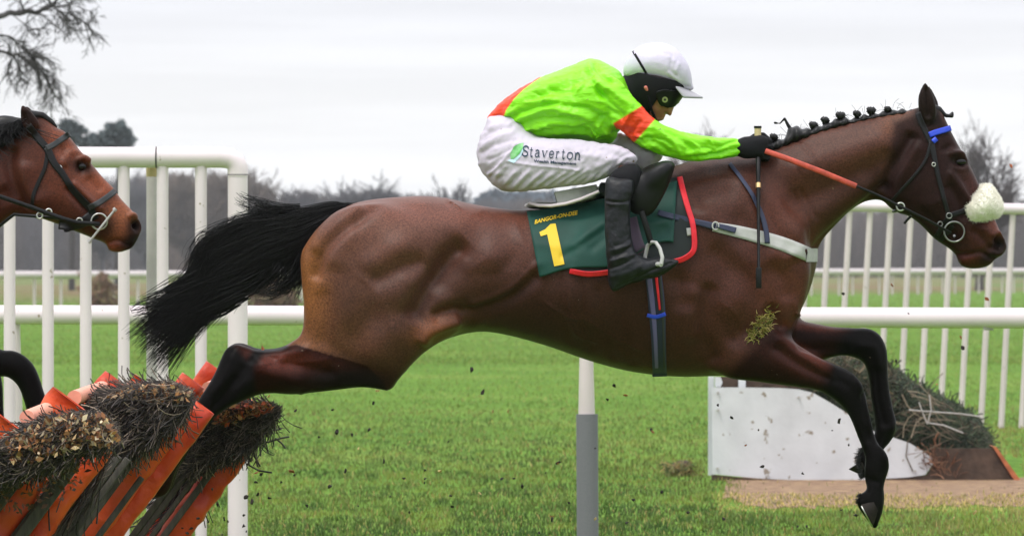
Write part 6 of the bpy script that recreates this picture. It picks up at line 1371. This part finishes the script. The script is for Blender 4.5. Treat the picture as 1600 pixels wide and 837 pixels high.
V1 = gu.reshape(-1, 3); V2 = V1 + np.array([0, 0, -0.006]); n = len(V1)
bd = np.concatenate([idx[0, :], idx[1:, -1], idx[-1, -2::-1], idx[-2:0:-1, 0]]); bn = np.roll(bd, -1)
link('peak', mesh_np(np.concatenate([V1, V2]), np.concatenate([f, (f + n)[:, ::-1], np.stack([bd, bn, bn + n, bd + n], 1)])), M['peak'], hel)
GROW = [(x + (x - 1024) * g_, y + (y - 135) * g_) for x, y in FACE for g_ in (0.035,)]
def face_shell(name, region, off, h, material, k, parent):
    """a fitted covering: the part of a slightly swollen head that lies in a region, given thickness"""
    v, q = surface([Inflate(GROW, 0.0, k=k, L=0.12, sm=0.01, res=0.0035), Caps([(1000, 140, 0, 0.054), (975, 146, 0, 0.054)], 0.03)], h, 3)
    n = normals(v, q); v = v + n * off; px, py = to_px(v); ins = poly_sd(np.array(catmull(region, 4)), px, py) > 0
    f = q[ins[q].sum(1) >= 3]; used = np.unique(f); mp_ = np.full(len(v), -1); mp_[used] = np.arange(len(used)); f = mp_[f]
    e = np.concatenate([f[:, [0, 1]], f[:, [1, 2]], f[:, [2, 3]], f[:, [3, 0]]]); key = set(map(tuple, e.tolist())); bd = np.array([t for t in key if (t[1], t[0]) not in key])
    V1 = v[used]; bi = np.unique(bd)
    for _ in range(4):       # smooth the cut edge
        nb = {i: [] for i in bi}
        for a_, b_ in bd: nb[a_].append(b_); nb[b_].append(a_)
        W = V1.copy()
        for i in bi: W[i] = V1[i] * 0.4 + V1[nb[i]].mean(0) * 0.6
        V1 = W
    V2 = V1 - n[used] * 0.006; m_ = len(V1)
    F = np.concatenate([f, (f + m_)[:, ::-1], np.stack([bd[:, 1], bd[:, 0], bd[:, 0] + m_, bd[:, 1] + m_], 1)])
    return link(name, mesh_np(np.concatenate([V1, V2]), F), material, parent), Skin(v, q)
hood, hds = face_shell('hood', [(968, 116), (990, 112), (1030, 120), (1075, 132), (1078, 150), (1071, 157), (1064, 152), (1045, 150), (1034, 150), (1027, 156), (1022, 163), (1016, 172), (1013, 181), (1004, 178), (990, 165), (975, 150)], 0.002, 0.0032, M['black_cloth'], 1.32, jock)
gog, GS = face_shell('goggles', [(1026, 143), (1040, 140), (1062, 143), (1075, 148), (1073, 158), (1060, 162), (1054, 167), (1045, 169), (1036, 167), (1029, 162), (1025, 152)], 0.0065, 0.0030, M['goggle'], 1.36, jock)
drape_poly(GS, [[(1039 + 4.6 * math.cos(a), 156 + 4.6 * math.sin(a)) for a in np.linspace(0, 6.28, 16, endpoint=False)]], 0.003, 'vent_disc', M['disc'], gog)
drape_poly(GS, [[(1039 + 2.0 * math.cos(a), 156 + 2.0 * math.sin(a)) for a in np.linspace(0, 6.28, 12, endpoint=False)]], 0.005, 'vent_centre', M['seam'], gog)
v, q = surface([Caps([(1009, 137, -0.090, 0.007), (1011, 141, -0.089, 0.005)], 0.006)], 0.0035, 1)
link('ear', mesh_np(v, q, col=np.zeros((len(v), 3)) + (0.55, 0.16, 0.13)), M['skin'], body)
mb = MB(); mb.tube([P(1012, 150, -0.080), P(1018, 172, -0.068), P(1025, 189, -0.03), P(1027, 192, 0), P(1025, 189, 0.03), P(1018, 172, 0.068), P(1012, 150, 0.080)], 0.0045, 8); mb.build('chin_strap', M['black_cloth'], jock)

# gloved fists closed round the reins
for s in (-1, 1):
    Y = s * 0.100; i_ = -s        # i_: towards the horse's middle
    g = [Caps([(1152, 231, s * 0.098, 0.028), (1164, 231, Y, 0.024)], 0.02), Caps([(1166, 223, Y, 0.020), (1190, 220, Y, 0.019)], 0.02), Caps([(1166, 231, Y, 0.023), (1190, 229, Y, 0.020)], 0.02), Caps([(1166, 238, Y, 0.020), (1188, 239, Y, 0.018)], 0.02)]
    for a, (yk, r_) in enumerate(((218, 0.0115), (227, 0.0125), (236, 0.0118), (244, 0.0100))):
        d = (0, 2, 1, -3)[a]
        g.append(Caps([(1189, yk, Y, r_), (1202 + d, yk + 3, Y + i_ * 0.012, r_ * 0.95), (1201 + d, yk + 5, Y + i_ * 0.040, r_ * 0.9), (1188 + d, yk + 5, Y + i_ * 0.044, r_ * 0.8)], 0.004))
    g.append(Caps([(1168, 224, Y + i_ * 0.014, 0.016), (1180, 214, Y + i_ * 0.026, 0.0125), (1192, 212, Y + i_ * 0.030, 0.0115), (1200, 218, Y + i_ * 0.030, 0.010)], 0.008))
    v, q = surface(g, 0.0034, 1); px, py = to_px(v)
    link('glove', mesh_np(v, q), M['black_cloth'], jock)

whip = empty('whip', P(1184, 300, -0.15), 'black whip with pale cap and gold band hanging from the near fist', 'whip')
def wy(px, py, y): 
    h = HS.hit(px, py)[0].y - 0.018
    return min(y, h)
m = MB(); m.tube([P(1184, 200, -0.088), P(1184, 213, -0.09)], 0.0115, 12); m.build('grip', M['capyel'], whip)
m = MB(); m.tube([P(1184, 197, -0.088), P(1184, 200.5, -0.088)], 0.013, 12); m.build('cap', M['leather'], whip)
ys = [P(1184.5 + (y - 200) * 0.004, y, wy(1184, y, -0.09 - 0.0008 * (y - 213)) if y > 250 else -0.092) for y in (211, 225, 240, 256, 275, 300, 330, 360, 395, 420)]
m = MB(); m.tube(ys, [0.009, 0.009, 0.009, 0.008, 0.0075, 0.0068, 0.006, 0.0055, 0.005, 0.005], 10); m.build('shaft', M['leather'], whip)
p0 = ys[5]; m = MB(); m.tube([Vector(ys[4]) * 0.55 + Vector(ys[5]) * 0.45, Vector(ys[4]) * 0.25 + Vector(ys[5]) * 0.75], 0.0095, 12); m.build('band', mat('gold_band', (0.75, 0.5, 0.25), rough=0.3, metal=0.8), whip)
yf = ys[-1][1]; m = MB(); m.box(P(1185.5, 434, yf), (0.019, 0.007, 0.070)); link('flap', bevel_mesh(m.mesh(), 0.002), M['leather'], whip)

# ================================================================== turf clinging to the near elbow
r = np.random.default_rng(51)
tuft = empty('grass_tuft', P(1190, 510, -0.25), 'yellow green tuft of turf stuck on the leading horse above its foreleg', 'grass tuft')
n = 300; ua_ = r.normal(0, 12, n); ub_ = r.normal(0, 4.5, n) * (1 + 0.5 * np.sin(ua_)); cx = 1189 - ua_ * 0.62 + ub_ * 0.78; cy = 509 + ua_ * 0.78 + ub_ * 0.62; paths = []
for x, y in zip(cx, cy):
    hy = HS.hit(x, y)[0].y - 0.006; a = r.uniform(0, 6.28); L = r.uniform(4, 12); k = r.uniform(-1, 1); tt = np.linspace(0, 1, 5)
    paths.append([P(x + math.cos(a + k * t) * L * t, y + math.sin(a + k * t) * L * t * 0.8, hy - 0.02 * t * r.random()) for t in tt])
paths = np.array(paths); v, q = strands(paths, np.repeat([[0.0020, 0.0018, 0.0015, 0.001, 0.0004]], n, 0))
cc = np.array([(0.34, 0.32, 0.06), (0.6, 0.5, 0.2), (0.12, 0.15, 0.03), (0.25, 0.10, 0.03)])[r.choice(4, n, p=[.4, .3, .2, .1])]
link('blades', mesh_np(v, q, col=np.repeat(cc, 15, 0)), M['grass'], tuft)
v, q = surface([Caps([(1184, 514, HS.hit(1184, 514)[0].y, 0.016), (1194, 506, HS.hit(1194, 506)[0].y, 0.013)], 0.01)], 0.005, 1); link('soil', mesh_np(v, q), M['clod'], tuft)

# ================================================================== the following horse
HEAD2 = [(34, 200), (50, 182), (71, 186), (88, 199), (99, 204), (109, 214), (124, 233), (140, 252), (161, 277), (178, 294), (188, 309), (205, 327), (217, 342), (222, 354), (219, 366), (212, 380), (206, 388), (199, 391), (184, 395), (170, 391), (165, 381), (149, 374), (124, 364),
         (102, 355), (78, 346), (50, 337), (20, 330), (10, 300), (15, 250)]
EAR2 = [(34, 163), (31, 176), (34, 194), (44, 210), (56, 204), (62, 194), (56, 182), (45, 170)]
NECK2 = [(62, 192), (40, 205), (0, 228), (-80, 275), (-170, 315), (-230, 330), (-210, 420), (-120, 490), (-60, 485), (-38, 450), (-27, 410), (-12, 375), (4, 352), (24, 337), (55, 330), (75, 300), (78, 240)]
FORE2 = [(-100, 490), (-50, 520), (0, 545), (20, 547), (38, 555), (53, 570), (62, 590), (70, 615), (79, 640), (86, 664), (92, 688), (86, 712), (66, 716), (58, 700), (54, 675), (44, 650), (37, 625), (28, 603), (14, 590), (0, 588), (-40, 590), (-100, 580)]
FORE3 = [(-110, 500), (-60, 530), (-15, 560), (-2, 575), (4, 600), (6, 640), (10, 690), (2, 715), (-18, 712), (-22, 690), (-24, 640), (-28, 610), (-60, 600), (-120, 580)]
Y2 = 0.95; sx, sy2 = -1300, 60
s2 = [([(97, 262), (108, 238), (130, 246), (142, 262)], 4, 0.006), ([(112, 284), (140, 312), (160, 330)], 4, 0.010), ([(104, 290), (130, 320), (145, 340)], 5, -0.008), ([(120, 262), (134, 266)], 6, -0.012), ([(118, 253), (128, 250), (138, 258)], 3, 0.012), ([(135, 275), (160, 300)], 6, -0.006),
      ([(20, 225), (14, 260), (30, 300), (45, 335)], 7, -0.014), ([(40, 250), (38, 290), (60, 325)], 9, 0.009), ([(212, 345), (214, 352), (208, 358)], 4.5, -0.026), ([(198, 340), (208, 336), (217, 342)], 3, 0.009), ([(168, 380), (185, 376), (198, 382), (205, 384)], 2, -0.008), ([(34, 175), (40, 195)], 3, -0.008),
      ([(0, 290), (20, 320)], 9, -0.008), ([(55, 300), (80, 330)], 12, 0.005), ([(90, 225), (110, 245)], 6, -0.006)]
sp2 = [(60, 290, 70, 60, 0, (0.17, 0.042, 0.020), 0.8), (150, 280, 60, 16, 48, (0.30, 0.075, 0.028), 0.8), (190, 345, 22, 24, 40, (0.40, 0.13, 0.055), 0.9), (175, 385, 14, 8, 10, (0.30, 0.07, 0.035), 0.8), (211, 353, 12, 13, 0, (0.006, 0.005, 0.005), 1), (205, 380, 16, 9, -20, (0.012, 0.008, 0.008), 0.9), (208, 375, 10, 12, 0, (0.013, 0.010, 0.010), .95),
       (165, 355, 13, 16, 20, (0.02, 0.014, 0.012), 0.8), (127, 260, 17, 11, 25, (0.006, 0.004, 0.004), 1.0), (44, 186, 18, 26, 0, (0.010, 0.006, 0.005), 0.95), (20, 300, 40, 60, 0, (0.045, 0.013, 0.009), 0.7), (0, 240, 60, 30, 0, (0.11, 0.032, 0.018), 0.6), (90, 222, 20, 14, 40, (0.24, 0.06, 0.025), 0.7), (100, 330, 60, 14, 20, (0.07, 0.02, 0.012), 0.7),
       ('poly', [(-200, 560), (-60, 530), (0, 500), (140, 500), (140, 760), (-200, 760)], 12, BLK, 1.0)]
hp = [Inflate([(x + sx, y + sy2) for x, y in TRUNK], Y2, k=[(-830, 0.8), (-580, 0.98), (-400, 1.02), (-100, 0.72), (-30, 0.6)], L=0.3, sm=0.03, res=0.014), Inflate(NECK2, Y2, k=0.6, L=0.25, sm=0.05, res=0.01), Inflate(HEAD2, Y2, k=0.64, L=0.16, sm=0.02, res=0.007),
      Inflate(EAR2, Y2 - 0.05, k=0.8, sm=0.012, res=0.004), Inflate([(x + 6, y + 2) for x, y in EAR2], Y2 + 0.05, k=0.8, sm=0.012, res=0.004),
      Inflate(FORE2, Y2 - 0.11, k=0.82, sm=0.035, res=0.0065), Inflate(FORE3, Y2 + 0.11, k=0.82, sm=0.035, res=0.0065)]
for s in (-1, 1):
    hp.append(Inflate([(x + sx, y + sy2) for x, y in THIGH], Y2 + s * 0.125, k=0.62, L=0.22, sm=0.05, res=0.012)); hp.append(Inflate([(x + sx, y + sy2) for x, y in SHOULDER], Y2 + s * 0.105, k=0.52, L=0.2, sm=0.06, res=0.012))
    hp.append(Inflate([(x + sx, y + sy2) for x, y in HINDLEG], Y2 + s * 0.12, k=0.8, sm=0.035, res=0.008))
v, q = surface(hp, 0.0072, 3); v = strokes(v, q, [(a[0], a[1], a[2] * 1.7, a[1] * 1.5) for a in s2]); v = relax(v, q, 1, 0.4); px, py = to_px(v)
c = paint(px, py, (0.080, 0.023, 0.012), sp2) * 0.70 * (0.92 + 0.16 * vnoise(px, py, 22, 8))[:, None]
horse2 = empty('racehorse', P(-370, 1089, Y2), 'bright bay racehorse at the left edge, only bridled head and black foreleg showing', 'horse')
link('body', mesh_np(v, q, col=c), M['coat'], horse2)
H2 = Skin(v, q)
y_ = H2.hit(127, 260)[0].y; eyeball(128, 260, y_ + 0.006, 0.020, horse2); eyeball(128, 260, 2 * Y2 - y_ - 0.006, 0.020, horse2)
hoof(76, 716, Y2 - 0.11, 110, 0.062, horse2); hoof(-10, 716, Y2 + 0.11, 110, 0.062, horse2)
CR2 = [(60, 184), (40, 196), (0, 226), (-80, 270), (-160, 308), (-210, 322)]
r = np.random.default_rng(61); n = 1500
u = r.random(n); cl = catmull(CR2, 10, closed=False); bx = np.interp(u, np.linspace(0, 1, len(cl)), cl[:, 0]); by = np.interp(u, np.linspace(0, 1, len(cl)), cl[:, 1])
tt = np.linspace(0, 1, 12); an = r.normal(3.35, 0.3, n); ln = r.uniform(40, 95, n); cu = r.normal(-0.9, 0.35, n)
xx = bx[:, None] + 6 + np.cos(an[:, None] + cu[:, None] * tt) * ln[:, None] * tt; yy = by[:, None] + 2 - np.abs(np.sin(tt * 2.2)) * r.uniform(0, 12, (n, 1)) + 18 * tt ** 2 * r.random((n, 1)) + 0.25 * ln[:, None] * tt
yd = Y2 + r.uniform(-0.09, 0.02, (n, 1)) * tt - 0.005; xw = (xx - 800) / PPM * (DC + yd) / DC; zw = HC + (418.5 - yy) / PPM * (DC + yd) / DC
mv2, mq2 = surface([Inflate([(70, 186), (52, 178), (36, 184), (0, 180), (-20, 200), (-80, 262), (-80, 290), (-20, 262), (0, 246), (20, 226), (40, 212), (56, 206)], Y2, k=0.55, sm=0.01, res=0.006)], 0.008, 2)
link('mane', mesh_np(*join([(mv2, mq2), strands(np.stack([xw, yd, zw], -1), np.full((n, 12), 0.0013))])), M['hair'], horse2)
v, q = surface([Caps([(48, 180, Y2, 0.018), (66, 180, Y2, 0.012), (80, 190, Y2, 0.010), (88, 199, Y2, 0.006)], 0.01)], 0.005, 1); link('forelock', mesh_np(v, q), M['hair'], horse2)
def strap2(line, width, off=0.006, thick=0.007, sm=3):
    V_, F_ = drape_grid(H2, ribbon_grid(line, width), off, sm, thick, Y2 - 0.1)
    W_ = V_.copy(); W_[:, 1] = 2 * Y2 - W_[:, 1]; return ('pair', (V_, F_), (W_, F_[:, ::-1]))
br2 = empty('bridle', P(90, 260, Y2), 'dark grey bridle with a plain noseband on the bright bay horse at the left edge', 'bridle')
piece('headpiece', strap2([(44, 196), (56, 212), (72, 230)], 11), M['leather'], br2)
piece('browband', strap2([(72, 232), (84, 226), (97, 217), (108, 210)], 9, off=0.010), M['greystrap'], br2)
piece('cheekpiece', strap2([(73, 230), (84, 254), (98, 272), (112, 294), (128, 312), (141, 326), (150, 342)], [12, 11, 10, 10, 11, 10], off=0.009), M['leather'], br2)
piece('noseband', strap2([(138, 325), (152, 318), (166, 309), (180, 298)], 9, off=0.010), M['greystrap'], br2)
piece('throatlash', strap2([(74, 238), (70, 262), (60, 285), (52, 305), (50, 322)], 6), M['leather'], br2)
piece('chin_strap', strap2([(146, 334), (130, 347), (112, 352), (92, 350)], 16), M['leather'], br2)
piece('flash_strap', strap2([(92, 338), (100, 346), (104, 362)], 7), M['leather'], br2)
yb2 = H2.hit(155, 346)[0].y - 0.02
for yy_ in (yb2, 2 * Y2 - yb2):
    ring3('bit_ring', 155, 346, yy_, 0.028, 0.0032, M['steel'], br2)
    m = MB(); m.tube([P(179, 328, yy_ - 0.006), P(160, 352, yy_ - 0.008), P(140, 377, yy_ - 0.004)], [0.004, 0.0045, 0.004], 8); m.tube([P(181, 326, yy_ - 0.006), P(178, 329, yy_ - 0.006)], 0.008, 8); m.tube([P(141, 376, yy_ - 0.004), P(138, 379, yy_ - 0.004)], 0.007, 8); m.build('bit_cheek', M['white_web'], br2)
    for bx_, by_2 in ((92, 263), (124, 345)):
        ring3('buckle', bx_, by_2, yy_ + (0.0 if yy_ < Y2 else 0), 0.010, 0.0028, M['steel'], br2)
re2 = empty('reins', P(0, 310, Y2), 'black reins running back out of view from the bay horse at the left edge', 'reins')
for sg in (-1, 1):
    m = MB(); m.tube([P(155, 350, Y2 + sg * abs(yb2 - Y2)), P(120, 348, Y2 + sg * 0.17), P(93, 340, Y2 + sg * 0.17), P(50, 324, Y2 + sg * 0.18), P(0, 307, Y2 + sg * 0.19), P(-60, 290, Y2 + sg * 0.19), P(-160, 275, Y2 + sg * 0.13), P(-230, 285, Y2 + sg * 0.06)], 0.008, 8, squash=0.5); m.build('rein_strap', M['leather'], re2)
m = MB(); m.tube([P(93, 341, Y2 - 0.16), P(60, 338, Y2 - 0.15), P(22, 335, Y2 - 0.12), P(-10, 360, Y2 - 0.05), P(-20, 380, Y2)], 0.006, 8); m.build('martingale_strap', M['leather'], re2)
for x_, y_2 in ((62, 337), (76, 331)):
    ring3('ring', x_, y_2, Y2 - 0.17, 0.010, 0.0035, M['steel'], re2)
# ================================================================== turf and leaves in the air
r = np.random.default_rng(101)
def clod_mesh(seed, s, flat=1.0):
    g = np.random.default_rng(seed); bm = bmesh.new(); bmesh.ops.create_icosphere(bm, subdivisions=1, radius=s)
    for v in bm.verts: v.co = Vector((v.co.x * 1.25, v.co.y * flat, v.co.z * 0.8)) * (0.45 + 1.1 * g.random())
    me = bpy.data.meshes.new('mesh'); bm.to_mesh(me); bm.free(); return me
clods = []
def airborne(name, pts, smin, smax, meshes, material, label, cat, group, ysp=(-0.5, 0.6)):
    for me in meshes:
        if not me.materials: me.materials.append(material)
    for i, (x, y) in enumerate(pts):
        o = bpy.data.objects.new(name, meshes[i % len(meshes)]); C.objects.link(o)
        s = r.uniform(smin, smax) * 0.72; o.scale = (s, s, s); o.rotation_euler = r.uniform(0, 6.28, 3); o.location = P(x, y, r.uniform(*ysp)); tag(o, label, cat, group)
dark_pts = [(737, 578), (754, 612), (960, 602), (949, 624), (1017, 671), (872, 722), (853, 738), (664, 734), (665, 747), (663, 754), (631, 747), (704, 774), (707, 791), (816, 759), (803, 747), (784, 748), (889, 785), (862, 811), (980, 816), (843, 832), (1035, 768),
            (462, 641), (583, 630), (498, 682), (527, 674), (550, 679), (576, 671), (400, 753), (332, 764), (340, 788), (408, 740), (402, 772), (385, 776), (394, 783), (421, 778), (439, 753), (325, 814), (356, 814), (381, 804), (310, 809), (317, 809), (350, 810), (298, 825), (285, 824), (292, 832),
            (347, 835), (385, 829), (381, 821), (1144, 652), (1191, 728), (1185, 671), (1122, 633), (1326, 694), (1311, 657), (1300, 672), (1254, 739), (1336, 804), (1315, 796), (1260, 822), (1246, 822), (1504, 543), (1400, 564), (1318, 459), (1257, 459), (1419, 489), (1317, 459), (520, 640), (610, 775),
            (460, 742), (540, 735), (700, 690), (930, 700), (1075, 800), (990, 780), (1130, 810), (560, 790), (640, 800), (600, 720), (480, 790), (515, 760)]
airborne('clod', dark_pts, 0.5, 1.25, [clod_mesh(i, 0.0085) for i in range(4)], M['clod'], 'small dark crumb of turf flying through the air', 'clod', 'flying crumbs of turf')

airborne('leaf', [(770, 642), (794, 642), (977, 617), (1501, 527), (1464, 600), (1394, 446), (872, 723), (1165, 695), (1542, 467), (1580, 259), (400, 738), (456, 736), (862, 806), (1020, 674), (493, 545), (411, 545)], 0.8, 1.5, [clod_mesh(11 + i, 0.0095, 0.3) for i in range(3)], M['clodleaf'], 'reddish brown scrap of leaf flying through the air', 'leaf', 'flying scraps of leaf')
airborne('straw', [(687, 736), (420, 619), (403, 562), (421, 579), (1490, 809), (1523, 800), (1008, 760), (344, 628), (640, 690), (590, 610), (560, 700), (750, 770), (930, 810)], 0.7, 1.2, [clod_mesh(21 + i, 0.009, 0.4) for i in range(2)], M['strawbit'], 'pale yellow bit of straw flying through the air', 'straw', 'flying bits of straw')

# ================================================================== winter air
hz = bpy.data.materials.new('haze'); hz.use_nodes = True; t = hz.node_tree; t.nodes.clear()
o_ = t.nodes.new('ShaderNodeOutputMaterial'); pv = t.nodes.new('ShaderNodeVolumePrincipled'); pv.inputs['Color'].default_value = (0.93, 0.95, 1.0, 1); pv.inputs['Density'].default_value = 0.00013; pv.inputs['Anisotropy'].default_value = 0.2
t.links.new(pv.outputs[0], o_.inputs['Volume'])
mb = MB(); mb.box((0, 1960, 20), (4200, 4080, 42)); tag(mb.build('haze', hz), kind='stuff')
